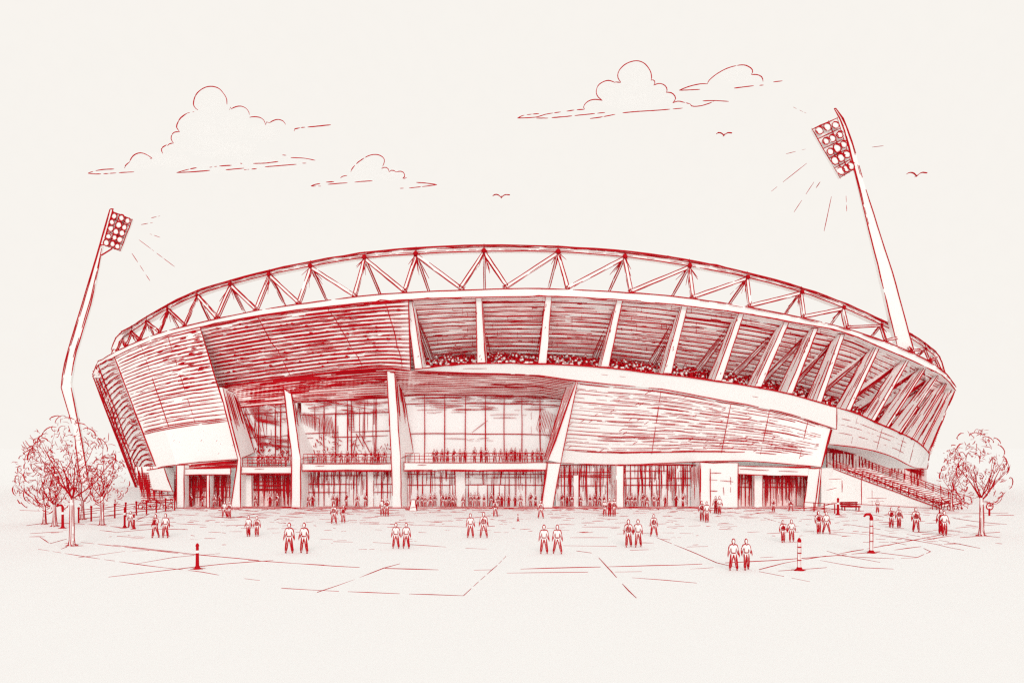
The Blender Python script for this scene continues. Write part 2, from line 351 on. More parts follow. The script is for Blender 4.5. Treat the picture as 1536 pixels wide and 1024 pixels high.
# --- open upper deck, right half: raking soffit, stand, columns
m = MB(); X = xs(612, 1432, 110)
def b1x(x): return B1(min(x, 1394))
T = [R(x, F2(x) - 1, -.6) for x in X]; Bt = [R(min(x, 1396), b1x(x) + 2, -8.5) for x in X]
m.strip(T, Bt)
for i in range(16):
    v = (i + .4) / 16
    q = V((0, -.03, 0)); m.strip([p + q for p in row(T, Bt, v)], [p + q for p in row(T, Bt, min(v + .034 + .012 * rnd.random(), 1))], B_)  # rose strips between the board lines paint in the shade under the roof
    m.ink(row(T, Bt, v), px(1.9, 80), gap=.05, jit=.04, var=.5)
    m.ink(row(T, Bt, v + .035), px(1.0, 80), gap=.12, jit=.04)
    for rep in range(2):
        a = rnd.uniform(0, .9); b = min(a + rnd.uniform(.04, .25), 1)
        m.ink(row(T, Bt, v + rnd.uniform(-.01, .035), a, b), px(rnd.uniform(1.0, 2.4), 80), gap=.1, jit=.05, var=.6)
    for rep in range(9):                                   # pale boards between
        a = rnd.uniform(0, .85); b = min(a + rnd.uniform(.03, .12), 1)
        m.ink(row(T, Bt, v + .03, a, b), px(rnd.uniform(2, 3), 80), gap=.1, m=P_)
for _ in range(260):
    u = rnd.random(); v = rnd.random() ** .55; q = int(u * 108); m.ink(row(T, Bt, v, q / 110, (q + rnd.choice((1, 1, 2))) / 110), px(rnd.uniform(1, 2), 80), gap=0)
for _ in range(160):
    q = rnd.randrange(110); v = rnd.random(); m.ink([T[q].lerp(Bt[q], v), T[q].lerp(Bt[q], min(1, v + rnd.uniform(.04, .1)))], WF * .8, gap=0)
m.build('raking_soffit', ST)
cols = [((628, 553), (614, 452)), ((722, 544), (718, 446)), ((813.5, 545), (823, 445)), ((907, 550), (930, 449)), ((1001, 560), (1027, 459)), ((1077, 571), (1112, 470)),
        ((1137, 580), (1180, 483)), ((1184, 590), (1224, 492)), ((1228, 603), (1264, 501)), ((1272, 615), (1317, 520)), ((1309, 631), (1362, 539)), ((1330, 641), (1388, 551)), ((1350, 649), (1408, 562)), ((1368, 659), (1421, 572)), ((1383, 668), (1428, 580)), ((1393, 678), (1432, 586))]
for i, ((xb, yb), (xt, yt)) in enumerate(cols):
    a = R(xb, yb, -1.6); b = R(xt, yt, -.5); n_ = inward(a); tg = V((n_.y, -n_.x, 0)); d = a.y
    w = .95 if i < 11 else .75; r = px(1.7, d)
    if i == 15: w = .5
    dp = 1.7
    A = [a - tg*w/2, a + tg*w/2, a + tg*w/2 + n_*dp, a - tg*w/2 + n_*dp]; Bc = [b - tg*w*.36, b + tg*w*.36, b + tg*w*.36 + n_*dp*.6, b - tg*w*.36 + n_*dp*.6]
    m = MB(); m.block(A, Bc, r, gap=.04)
    for _ in range(7):                                     # short hatch strokes along the flanks
        u = rnd.uniform(.1, .9); s_ = rnd.uniform(.2, 1)
        for sd in (0, 1):
            q0 = A[sd].lerp(A[3 - sd], s_); q1 = Bc[sd].lerp(Bc[3 - sd], s_)
            m.ink([q0.lerp(q1, max(u - .18, 0)), q0.lerp(q1, min(u + .18, 1))], r * .8, gap=.1)
    for _ in range(4): q0 = A[0].lerp(A[1], rnd.random()).lerp(Bc[0], rnd.random()); m.ink([q0, q0 + V((.1, 0, .25))], r * .7, gap=0)
    co = m.build('upper_column', ST)
    e = a + n_ * 4.9 + V((0, 0, 1.6)); f = b.lerp(a, .06) + n_ * .8
    m = MB(); m.bar(f, e, .55, r, w2=.95, dep=.8, side=tg, gap=.05)
    for q in range(3):
        s_ = (q - 1) * .3; m.ink([f + tg * s_ * .5, e + tg * s_], r * .8, gap=.15)
    m.build('brace', co)
# ring beam
m = MB(); X = xs(622, 1255, 70)
T = [R(x, B1(max(x, 625)), -1.5) for x in X]; Bt = [R(min(x, 1245 + (x - 1245) * 1), B2(min(x, 1245)) if x < 1245 else 641 + (x - 1245) * .3, -2.2) for x in X]
m.strip(T, Bt); m.strip([p + inward(p) * 4 for p in T], T); m.strip(Bt, [p + inward(p) * 3 for p in Bt])
m.ink(T, WB, gap=.02); m.ink(T, WF, jit=.14, gap=.1); m.ink(Bt, W, gap=.06); m.ink([T[-1], Bt[-1]], W)
for xa, xb_, f in ((.12, .17, .5), (.45, .5, .45), (.8, .81, .5)): m.ink(row(T, Bt, f, xa, xb_), WF * .6)
m.build('ring_beam', ST)
B3 = Curve([(1243, 666), (1292, 672), (1339, 685), (1372, 701), (1392, 703)])
m = MB(); X = xs(1255, 1394, 26); X2 = xs(1243, 1385, 26)
T = [R(x, B1(x), -1.5) for x in X]; Bt = [R(x, B3(x), -4) for x in X2]; Bt[-1] = R(1391, 703, -5)
m.strip(T, Bt); m.strip([p + inward(p) * 4 for p in T], T); m.strip(Bt, [p + inward(p) * 5 for p in Bt])
m.ink(T, WB, gap=.02); m.ink(T, WF, jit=.15); m.ink(Bt, W, gap=.05); m.ink([T[0], Bt[0]], W); m.ink([T[-1], Bt[-1]], W)
for f in (.25, .42, .65): m.ink(row(T, Bt, f, .1, .75), WF * .8, gap=.45)
for q in (6, 13, 19, 22): m.ink([T[q].lerp(Bt[q], .1), T[q].lerp(Bt[q], .9)], WF * .8, gap=.4)
m.build('concourse_band', ST)
# spectators: one uncountable mass in the stand
m = MB()
for i in range(1500):
    x = rnd.uniform(640, 1385); o = rnd.uniform(-7.6, -3.4); base = R(x, b1x(x) - 1, -2); p = R(x, 500, o)
    z = base.z + (-o - 3.2) * .33 + rnd.uniform(-.3, .5)
    c = V((p.x, p.y, z)); dk = rnd.random() < .68
    m.ball(c, rnd.uniform(.12, .19), I_ if dk else P_, 6, 4)
    if rnd.random() < .7: m.tube([c + V((0, 0, -.25)), c + V((0, 0, -.85))], [.3, .34], P_ if (dk and rnd.random() < .6) else I_, 5)
    if not dk: m.ink([c + V((-.28, -.05, .1)), c + V((0, -.1, .28)), c + V((.28, -.05, .05))], .055, gap=0)
m.build('spectators', None, kind='stuff', label='crowd of spectators packed along the stand above the white ring beam', category='crowd')
# lower skirt, right half
K4 = Curve([(841, 694), (925, 697), (1050, 692), (1107, 691), (1232, 700)]); K4d = lin([(841, D0 + 1.2), (1232, D0 + 3.2)])
m = MB(); T, Bt = ruled([(865, 841), (992, 975), (1120, 1103), (1247, 1232)], lambda x: R(x, B2(x), -2.4), lambda x: P(x, K4(x), K4d(x)), 66)
m.strip(T, Bt)
for i in range(17):
    v = .03 + .80 * (i / 16) ** .95
    m.ink(row(T, Bt, v, 0, rnd.uniform(.75, 1)), px(rnd.uniform(.8, 1.2) if i % 4 else 1.6, 80), gap=.26, jit=.05, seg=1.3)
    m.ink(row(T, Bt, v + rnd.uniform(.008, .02), rnd.uniform(0, .4), rnd.uniform(.5, 1)), px(.9, 80), gap=.35, jit=.04, seg=1.1)
for _ in range(70):
    v = rnd.uniform(.03, .8); a = rnd.uniform(0, .92); m.ink(row(T, Bt, v, a, min(1, a + rnd.uniform(.02, .1))), px(.8, 80), gap=.15, jit=.03)
for u in (.34, .62, .77, .92):
    m.ink([T[int(u*66)].lerp(Bt[int(u*66)], v) for v in xs(.04, .86, 12)], px(1.4, 80), gap=.35)
for _ in range(45):
    q = rnd.randrange(64); v = rnd.uniform(.05, .85); m.ink([T[q].lerp(Bt[q], v), T[q+1].lerp(Bt[q+1], v - .04)], WF * .8, gap=0)
m.ink(row(T, Bt, .03), WF, gap=.3); m.ink(Bt, W, gap=.06); m.ink(row(T, Bt, .84, .1, .7), W, gap=.08); m.ink([T[0].lerp(Bt[0], v / 8) for v in range(9)], WB, gap=0); m.ink([T[-1].lerp(Bt[-1], v / 8) for v in range(9)], WB, gap=0)
m.strip(Bt, [p + V((0, 5, 0)) for p in Bt], B_)
m.poly([T[-1], Bt[-1], Bt[-1] + V((0, 7, 0)), T[-1] + V((0, 6, 0))])
m.build('lower_skirt', ST)
# ---------------- entrance hall
dg = D0 + 3.6; dl = D0 + 2.0
def pl(x, y, d): return P(x, y, d)
# hall soffit, its shade drawn in as rose wash and red hatch
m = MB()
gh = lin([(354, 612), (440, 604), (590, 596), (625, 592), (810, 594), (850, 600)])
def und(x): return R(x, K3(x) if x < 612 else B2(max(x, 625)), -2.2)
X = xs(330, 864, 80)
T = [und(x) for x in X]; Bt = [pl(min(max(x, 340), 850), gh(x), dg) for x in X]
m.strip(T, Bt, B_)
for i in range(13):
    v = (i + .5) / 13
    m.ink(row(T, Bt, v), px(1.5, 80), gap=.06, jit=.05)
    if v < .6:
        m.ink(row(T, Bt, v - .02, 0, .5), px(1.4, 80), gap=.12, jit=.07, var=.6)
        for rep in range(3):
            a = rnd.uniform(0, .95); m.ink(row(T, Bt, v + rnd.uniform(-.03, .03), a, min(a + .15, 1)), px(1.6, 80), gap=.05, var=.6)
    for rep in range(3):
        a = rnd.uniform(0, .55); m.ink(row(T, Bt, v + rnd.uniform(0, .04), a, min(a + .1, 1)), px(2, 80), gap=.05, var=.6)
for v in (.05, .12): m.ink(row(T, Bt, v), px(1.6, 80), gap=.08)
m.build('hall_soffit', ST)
# glazed screens of the hall
def screen(x0, x1, ytop, ybot, d, mull, rails, name, tone=G_, dark=0.0, verts=0, label=None):
    o = MB()
    yt = ytop if callable(ytop) else (lambda x: ytop)
    X = xs(x0, x1, 8); T = [pl(x, yt(x), d) for x in X]; Bt = [pl(x, ybot, d) for x in X]
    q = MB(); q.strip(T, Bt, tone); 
    r = px(1.6, d)
    for x in mull: o.ink([pl(x, ybot, d - .1), pl(x, (ybot + yt(x)) / 2, d - .1), pl(x, yt(x), d - .1)], r * 1.15, gap=.03)
    for y, ga in rails: o.ink([pl(x, y + (yt(x) - yt(x0)) * .6, d - .08) for x in X], r, gap=ga, over=.3)
    o.ink(T, r * 1.4, gap=.02); o.ink(Bt, r, gap=.03)
    for _ in range(verts):
        x = rnd.uniform(x0, x1); ya = yt(x) + abs(rnd.gauss(0, .25)) * (ybot - yt(x)); yb = min(ya + rnd.uniform(.2, .8) * (ybot - ya), ybot)
        o.ink([pl(x, ya, d - .05), pl(x + rnd.uniform(-.5, .5), yb, d - .05)], px(rnd.uniform(.7, 1.2), d), gap=.1)
    for _ in range(int((x1 - x0) * .45) if name == 'door_screen' else 0):
        x = rnd.uniform(x0, x1); o.ink([pl(x, yt(x) + .5, d - .06), pl(x + rnd.uniform(-.6, .6), yt(x) + abs(rnd.gauss(0, .22)) * (ybot - yt(x)) + 2, d - .06)], px(rnd.uniform(.8, 1.3), d), gap=.06)
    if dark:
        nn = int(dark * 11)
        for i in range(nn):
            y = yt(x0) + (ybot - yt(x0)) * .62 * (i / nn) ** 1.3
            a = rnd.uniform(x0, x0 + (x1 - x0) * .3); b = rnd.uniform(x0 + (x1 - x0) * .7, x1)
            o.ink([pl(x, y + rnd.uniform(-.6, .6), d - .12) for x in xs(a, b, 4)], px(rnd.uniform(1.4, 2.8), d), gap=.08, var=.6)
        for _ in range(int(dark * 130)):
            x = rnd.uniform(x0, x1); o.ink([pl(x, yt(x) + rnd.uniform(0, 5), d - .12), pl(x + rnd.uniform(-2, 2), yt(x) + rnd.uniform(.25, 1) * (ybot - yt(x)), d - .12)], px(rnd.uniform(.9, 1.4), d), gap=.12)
    fo = o.build(name, ST); q.build('glass_pane', fo)
    return fo
yT = 694
screen(606, 850, gh, yT, dg, [637, 667, 698, 728, 756, 783, 810], [(606, .05), (651, .04)], 'hall_glazing')
m = MB()                                                    # faint lines of the room seen through the glass
for y, a, b in ((618, 640, 700), (622, 735, 790), (626, 740, 775), (657, 667, 745), (660, 700, 740)): m.ink([pl(x, y + rnd.uniform(-1, 1), dg - .15) for x in xs(a, b, 5)], px(1, dg), gap=.4)
m.ink([pl(708, 648, dg - .15), pl(732, 630, dg - .15)], px(1, dg), gap=.2); m.ink([pl(797, 618, dg-.15), pl(797, 650, dg-.15)], px(1, dg), gap=.4)
for i in range(80):
    a = rnd.uniform(608, 800); y = 595 + 20 * rnd.random() ** 1.8; m.ink([pl(a, y, dg-.14), pl(a + rnd.uniform(20, 60), y - .5, dg-.14)], px(.8, dg), gap=.15)
for i in range(16): x = 812 + i * 2.2; m.ink([pl(x, 612 + i, dg-.15), pl(x - 8, 645 + i * 1.5, dg-.15)], px(1, dg), gap=.2)
m.build('ceiling_lines', ST)
screen(452, 600, gh, yT, dg, [486, 504, 521, 527, 561, 564, 590], [(622, .1), (650, .1), (657, .3)], 'hall_glazing', verts=14)
m = MB()                                                    # stair and truss seen inside the middle bay
for i in range(9): m.ink([pl(522 + i * .2, 612 + i * 4, dg-.2), pl(530 + i * .3, 612 + i * 4, dg-.2)], px(1.2, dg), gap=0)
m.ink([pl(521, 610, dg-.2), pl(524, 646, dg-.2)], px(1.8, dg)); m.ink([pl(529, 610, dg-.2), pl(531, 646, dg-.2)], px(1.8, dg))
m.ink([pl(534, 650, dg-.2), pl(556, 690, dg-.2)], px(2.4, dg)); m.ink([pl(540, 650, dg-.2), pl(562, 692, dg-.2)], px(1.6, dg)); m.ink([pl(536, 652, dg-.2), pl(528, 690, dg-.2)], px(1.6, dg))
for k_ in range(14): x = rnd.uniform(524, 548); y = rnd.uniform(655, 688); m.ink([pl(x, y, dg-.2), pl(x + rnd.uniform(-8, 10), y + rnd.uniform(-3, 8), dg-.2)], px(1.3, dg))
for k_ in range(22):
    m.ink([pl(455 + k_ * 2.0, 618 + k_ * .3, dg-.2), pl(452 + k_ * 2.4, 634 + k_ * 1.2, dg-.2)], px(1.1, dg), gap=.1)
m.ink([pl(452, 620, dg-.2), pl(505, 634, dg-.2)], px(2.4, dg)); m.ink([pl(462, 612, dg-.2), pl(520, 604, dg-.2)], px(1.8, dg)); m.ink([pl(455, 596, dg-.3), pl(560, 614, dg-.2)], px(1.6, dg))
for k_ in range(40): x = rnd.uniform(470, 508); y = rnd.uniform(652, 688); m.ink([pl(x, y, dg-.2), pl(x + rnd.uniform(-3, 6), y + rnd.uniform(-2, 8), dg-.2)], px(1.5, dg), gap=0)
for k_ in range(30): x = rnd.uniform(520, 588); y = rnd.uniform(664, 690); m.ink([pl(x, y, dg-.2), pl(x + rnd.uniform(-3, 6), y + rnd.uniform(-4, 6), dg-.2)], px(1.3, dg), gap=0)
for k_ in range(70): x = rnd.uniform(454, 580); y = 600 + 22 * rnd.random() ** 1.5; m.ink([pl(x, y, dg-.18), pl(x + rnd.uniform(8, 34), y + rnd.uniform(-1, 2), dg-.18)], px(.85, dg), gap=.15)
m.build('hall_stair', ST)
screen(352, 446, gh, yT, dg, [388, 413, 421, 432], [(622, .1), (657, .1)], 'hall_glazing', tone=G_, verts=18)
m = MB()
for k_ in range(24):                                        # shade of the corner behind the first pier, drawn as hatch
    x = rnd.uniform(354, 392); y = 605 + rnd.uniform(0, 40); m.ink([pl(x, y, dg-.2), pl(x + rnd.uniform(4, 14), y + rnd.uniform(15, 45), dg-.2)], px(rnd.uniform(1.0, 1.5), dg), gap=.1)
for k_ in range(20): m.ink([pl(372 + k_ * .6, 612 + k_, dg-.2), pl(395 + k_ * 1.4, 608 + k_ * 1.6, dg-.2)], px(1.1, dg), gap=.2)
for k_ in range(60): x = rnd.uniform(383, 438); y = rnd.uniform(664, 690); m.ink([pl(x, y, dg-.2), pl(x + rnd.uniform(-4, 6), y + rnd.uniform(-4, 6), dg-.2)], px(1.8, dg), gap=0)
for k_ in range(12): m.ink([pl(385, 652 + k_ * 1.3, dg-.2), pl(436, 657 + k_ * 1.3, dg-.2)], px(1.3, dg), gap=.3)
for k_ in range(50): x = rnd.uniform(392, 430); y = 606 + 26 * rnd.random() ** 1.5; m.ink([pl(x, y, dg-.18), pl(x + rnd.uniform(5, 14), y + rnd.uniform(-1, 4), dg-.18)], px(.85, dg), gap=.15)
m.build('hall_ramp_hatch', ST)
# piers of the hall: (front top-left/right, knee-left/right, foot-left/right, flank top, flank knee)
def pier(top, knee, foot, ft, fk, dt, name='hall_pier', hat=12):
    a = [pl(top[0], top[2], dt), pl(top[1], top[2], dt)]; b = [pl(knee[0], knee[2], D0), pl(knee[1], knee[2], D0)]; c = [pl(foot[0], 762, D0), pl(foot[1], 762, D0)]
    ab = [pl(ft[0], ft[1], dt + 2.5)]; bb = [pl(fk[0], fk[1], D0 + 3.4)]
    cb = V((bb[0].x, bb[0].y, 0)); cbb = V((c[1].x + (cb.x - c[1].x) * .5, D0 + 2, 0))
    m = MB(); r = W
    m.prism([b[0], b[1], bb[0], bb[0] + V((-1.2, 0, 0))], [a[0], a[1], ab[0], ab[0] + V((-.8, 0, 0))]); m.poly([b[0], b[1], bb[0]])
    m.prism([c[0], c[1], cbb, cbb + V((-1, 0, 0))], [b[0] + V((0, .002, 0)), b[1] + V((0, .002, 0)), V((cbb.x, cbb.y, b[1].z)), V((cbb.x - 1, cbb.y, b[1].z))])
    for s_ in (0, 1): m.ink([a[s_], b[s_]], r, gap=.04); m.ink([b[s_], c[s_]], r, gap=.05)
    m.ink([ab[0], bb[0]], r * 1.2, gap=.02); m.ink([a[0], a[1], ab[0]], r); m.ink([b[1], bb[0]], WF, gap=.3); m.ink(c, r); m.ink([c[1], cbb], r); m.ink([cbb, V((cbb.x, cbb.y, b[1].z))], WF, gap=.2)
    for i in range(hat):                                    # hatch strokes down the upper flank
        s_ = rnd.random(); v0 = rnd.uniform(0, .12); v1 = rnd.uniform(.3, .62)
        t0 = a[1].lerp(ab[0], s_); t1_ = b[1].lerp(bb[0], s_); m.ink([t0.lerp(t1_, v0), t0.lerp(t1_, v1)], WF, gap=.1)
    return m.build(name, ST)
def bk(x, y, d): return (x, y)
pier((329, 334, 581), (357, 361, 688), (346, 361), (354, 590), (382, 678), D0 + 1, hat=26)
pier((424, 434, 569), (438, 451, 688), (437, 451), (446, 575), (473, 684), dell(430, -2.6), hat=20)
pier((580, 591.5, 553), (587, 601, 687), (589, 602), (600, 562), (620, 678), dell(586, -2.6), hat=12)
# raking fin at the right end of the hall
m = MB(); dt = dell(865, -2.3) - .2
a = [pl(850, 578, dt + 2), pl(865, 571.5, dt), pl(866.5, 572, dt)]; b = [pl(816, 688, D0 + 1), pl(838, 690, D0 - .1), pl(841, 694, D0 - .1)]
m.prism([b[0], pl(822, 690, D0 - .1), b[2] + V((0, 2, 0))], [a[0], a[1], a[2] + V((0, 2, 0))])
m.poly([pl(822, 690, D0 - .1), b[2], a[2], a[1]])
q0 = [pl(820, 694, D0 - .1), pl(841, 694, D0 - .1), pl(841, 694, D0 + 2), pl(820, 694, D0 + 2)]; q1 = [pl(811, 762, D0 - .1), pl(829, 762, D0 - .1), pl(829, 760, D0 + 2), pl(811, 760, D0 + 2)]
m.block(q1, q0, W, gap=.04)
for i in range(9):
    s_ = i / 8; m.ink([a[0].lerp(a[1], s_), b[0].lerp(pl(822, 690, D0 - .1), s_)], WF * rnd.uniform(.5, .9), gap=.08)
m.ink([a[1], pl(822, 690, D0 - .12)], WB); m.ink([a[0], b[0]], WB); m.ink([b[2], a[2]], W, gap=.1); m.ink([pl(822, 690, D0-.12), pl(812, 760, D0-.12)], W)
m.build('raking_fin', ST)
# terrace slabs with railings
for (x0, x1, y0, y1, yr) in ((606, 821, 693.5, 704.5, 681), (453, 588, 695, 705, 684), (362, 438, 699.5, 709.5, 688)):
    m = MB(); A = [pl(x0, y1, D0 + .2), pl(x1, y1, D0 + .2), pl(x1, y1, D0 + .2) + V((0, 4.4, 0)), pl(x0, y1, D0 + .2) + V((0, 4.4, 0))]
    up = pl(0, y0, D0 + .2).z - A[0].z; m.block(A, [p + V((0, 0, up)) for p in A], W, gap=.05)
    m.ink([pl(x0 + 20, y0 + 3.5, D0 + .15), pl(x0 + 34, y0 + 3.5, D0 + .15)], WF * .7)
    m.ink([p + V((0, -.02, -.12)) for p in (A[0], A[1])], WB)
    so = m.build('terrace_slab', ST)
    m = MB(); zt = pl(0, y0, D0 + .2).z
    for f in (.35, .68, 1.0): m.ink([V((pl(x, 0, D0 + .4).x, D0 + .4, zt + f * 1.1)) for x in xs(x0 + 2, x1 - 2, 4)], WF * (1.5 if f == 1 else .8), gap=.06)
    n_ = int((x1 - x0) / 7)
    for i in range(n_ + 1):
        xx = pl(x0 + 2 + (x1 - x0 - 4) * i / n_, 0, D0 + .4).x; m.ink([V((xx, D0 + .4, zt)), V((xx, D0 + .4, zt + 1.1))], WF * .9, gap=.05)
    m.build('railing', so)
TZ = pl(0, 693.5, D0 + .2).z
# left lintel over the side doors and annex
m = MB(); A = [pl(274, 712, D0 + .3), pl(346, 711, D0 + .3), pl(346, 711, D0 + 3), pl(274, 712, D0 + 3)]
m.block(A, [p + V((0, 0, .72)) for p in A], W); m.build('door_lintel', ST)
m = MB(); A = [pl(277, 703, D0 + 2.6), pl(357, 701, D0 + 2.6)]; Bq2 = [pl(277, 696, D0 + 2.6), pl(357, 690, D0 + 2.6)]
m.poly([A[0], A[1], Bq2[1], Bq2[0]], B_)
for i in range(12): m.ink([A[0].lerp(Bq2[0], i / 11) + V((rnd.uniform(0, 1.5), -.02, 0)), A[1].lerp(Bq2[1], i / 11) + V((0, -.02, 0))], px(1.7, 80), gap=.12)
m.build('recess_panel', ST)
for x0, x1, y0 in ((265, 276.5, 697), (310, 314, 712)):
    m = MB(); A = [pl(x0, 762, D0), pl(x1, 762, D0), pl(x1, 762, D0) + V((0, 1.2, 0)), pl(x0, 762, D0) + V((0, 1.2, 0))]
    hh = pl(0, y0, D0).z; m.block(A, [V((p.x, p.y, hh)) for p in A], W); m.build('door_pier', ST)
m = MB(); A = [pl(222, 734, D0 + 9), pl(259, 737, D0 + 6), pl(262, 737, D0 + 9), pl(226, 734, D0 + 12)]; T = [pl(216, 705, D0 + 9), pl(246, 701, D0 + 6), pl(262, 700, D0 + 9), pl(226, 702, D0 + 12)]
m.block(A, T, W)
for _ in range(8): p = A[0].lerp(T[1], rnd.uniform(.2, .8)); m.ink([p, p + V((rnd.uniform(.5, 2), 0, .2))], WF * .6, gap=.2)
m.build('side_annex', ST)
m = MB(); A = [pl(213, 753, D0 + 8.5), pl(266, 752, D0 + 8.5)]; T = [pl(203, 700, D0 + 8.5), pl(266, 698, D0 + 8.5)]
m.poly([A[0], A[1], T[1], T[0]])
for i in range(44):
    x = rnd.uniform(0, 1); a = A[0].lerp(A[1], x); t = T[0].lerp(T[1], min(1, x + rnd.uniform(-.08, .08))); v = rnd.random() * .5
    m.ink([a.lerp(t, v), a.lerp(t, min(1, v + rnd.uniform(.2, .7)))], px(rnd.uniform(1.2, 2.6), 90), gap=.08)
for i in range(14): m.ink([A[0].lerp(T[0], i / 16) + V((0, -.05, 0)), A[1].lerp(T[1], i / 16) + V((0, -.05, 0))], px(1.5, 90), gap=.25)
m.build('side_recess', ST)
# ground-floor door screens
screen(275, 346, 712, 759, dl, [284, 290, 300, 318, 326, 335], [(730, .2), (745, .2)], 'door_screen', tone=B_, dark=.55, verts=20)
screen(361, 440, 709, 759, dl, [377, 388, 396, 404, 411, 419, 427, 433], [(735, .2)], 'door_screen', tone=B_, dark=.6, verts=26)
screen(452, 590, 704, 759, dl, [470, 478, 486, 501, 510, 519, 535, 550, 560, 572, 581], [(713, .1), (726, .15), (738, .3)], 'door_screen', verts=40, dark=.12)
screen(602, 826, 703, 759, dl, [615, 626, 634, 646, 661, 682, 697, 725, 740, 751, 764, 774, 789, 803, 812], [(711, .05), (716, .2), (727, .1)], 'door_screen', verts=50)
screen(834, 925, 697, 759, dl, [847, 855, 869, 880, 895, 901, 911], [(708, .05), (715, .1), (728, .2)], 'door_screen', verts=40, dark=.2)
screen(934, 1052, 697, 759, dl, [938, 946, 957, 968, 978, 989, 1001, 1013, 1024, 1031, 1038], [(706, .05), (717, .05), (727, .1)], 'door_screen', verts=40, dark=.16)
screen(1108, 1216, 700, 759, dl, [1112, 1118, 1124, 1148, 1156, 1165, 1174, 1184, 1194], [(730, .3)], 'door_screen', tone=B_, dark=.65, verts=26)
# doors inside the main screen and slim white posts
for x0, x1 in ((675, 683), (703, 731), (741, 757)):
    m = MB(); d = dl - .3
    A = [pl(x0, 759.5, d), pl(x1, 759.5, d), pl(x1, 759.5, d) + V((0, .15, 0)), pl(x0, 759.5, d) + V((0, .15, 0))]
    for p in (A[0], A[1], A[0].lerp(A[1], .5)): p.z = .02
    for p in A: p.z = .02
    m.block(A, [p + V((0, 0, 2.6)) for p in A], W, G_)
    m.ink([A[0].lerp(A[1], .5), A[0].lerp(A[1], .5) + V((0, 0, 2.6))], W); m.ink([A[0].lerp(A[1], .42) + V((0, -.05, 1)), A[0].lerp(A[1], .42) + V((0, -.05, 1.4))], WF)
    m.build('entrance_door', ST)
for x0, x1, y0, d in ((683, 698, 705, dl - .5), (551, 560, 707, dl - .5), (860, 868, 712, dl - .4), (1131, 1144, 711, D0 + 1.2), (365, 378, 712, dl - .6)):
    m = MB(); A = [pl(x0, 760, d), pl(x1, 760, d), pl(x1, 760, d) + V((0, .8, 0)), pl(x0, 760, d) + V((0, .8, 0))]
    for p in A: p.z = 0
    m.block(A, [V((p.x, p.y, pl(0, y0, d).z)) for p in A], WF, gap=.1); m.build('hall_post', ST)
m = MB(); A = [pl(924, 762, D0), pl(935.5, 762, D0), pl(935.5, 762, D0) + V((-.6, 2.8, 0)), pl(914, 760, D0 + 2.6)]
m.block(A, [V((p.x, p.y, pl(0, 697, D0 + 1.5).z)) for p in A], W)
for i in range(9): p = A[0].lerp(A[3], rnd.random()); m.ink([V((p.x, p.y, rnd.uniform(2.5, 4.9))), V((p.x, p.y, rnd.uniform(1, 3)))], WF)
m.build('door_pier', ST)
# plain wall with its joints
m = MB(); A = [pl(1050, 762, D0), pl(1107, 762, D0), pl(1107, 762, D0) + V((0, 3.4, 0)), pl(1050, 762, D0) + V((0, 3.4, 0))]
m.block(A, [V((p.x, p.y, pl(0, 693, D0 + 2).z)) for p in A], W, gap=.05)
for x0, y0, x1, y1 in ((1065, 702, 1066, 760), (1064, 719, 1100, 722), (1096, 715, 1096, 738), (1085, 730, 1086, 742), (1066, 709, 1082, 709), (1066, 736, 1076, 736)): m.ink([pl(x0, y0, D0 - .03), pl(x1, y1, D0 - .03)], WF, gap=.2)
m.build('plain_wall', ST)
for i in range(0): pass
m = MB(); A = [pl(1036, 759.5, dl - .2), pl(1051, 762, D0 + .05), pl(1051, 697, D0 + .05), pl(1036, 701, dl - .2)]; m.poly(A)
for i in range(11): m.ink([A[3].lerp(A[2], i / 10), A[3].lerp(A[2], i / 10).lerp(A[0].lerp(A[1], i / 10), rnd.uniform(.3, .9))], WF, gap=.1)
m.build('door_reveal', ST)
m = MB(); A = [pl(1107, 711, D0 + .3), pl(1216, 714, D0 + .3), pl(1216, 714, D0 + 3), pl(1107, 711, D0 + 3)]; m.block(A, [p + V((0, 0, 1.0)) for p in A], W, gap=.1)
m.ink([pl(1110, 703, D0 + .25), pl(1212, 708, D0 + .25)], WF, gap=.3); m.build('door_lintel', ST)
m = MB(); A = [pl(1205, 762, D0 + .2), pl(1222, 762, D0), pl(1226, 762, D0 + 2), pl(1205, 760, D0 + 2)]; T = [pl(1214, 702, D0 + .2), pl(1230, 702, D0), pl(1232, 702, D0 + 2), pl(1216, 702, D0 + 2)]
m.block(A, T, W, gap=.05); m.build('raking_pier', ST)
# plinth line
m = MB(); A = [pl(262, 762.6, D0), pl(1236, 762.6, D0)]
for p in A: p.z = .03
m.prism([A[0], A[1], A[1] + V((0, 3.2, 0)), A[0] + V((0, 3.2, 0))], [p + V((0, 0, .06)) for p in (A[0], A[1], A[1] + V((0, 3.2, 0)), A[0] + V((0, 3.2, 0)))])
m.ink([A[0].lerp(A[1], i / 30) for i in range(31)], WB, gap=.03, jit=.04); m.ink([A[0].lerp(A[1], i / 30) + V((0, .5, .1)) for i in range(31)], WF, gap=.2)
m.build('plinth', ST)
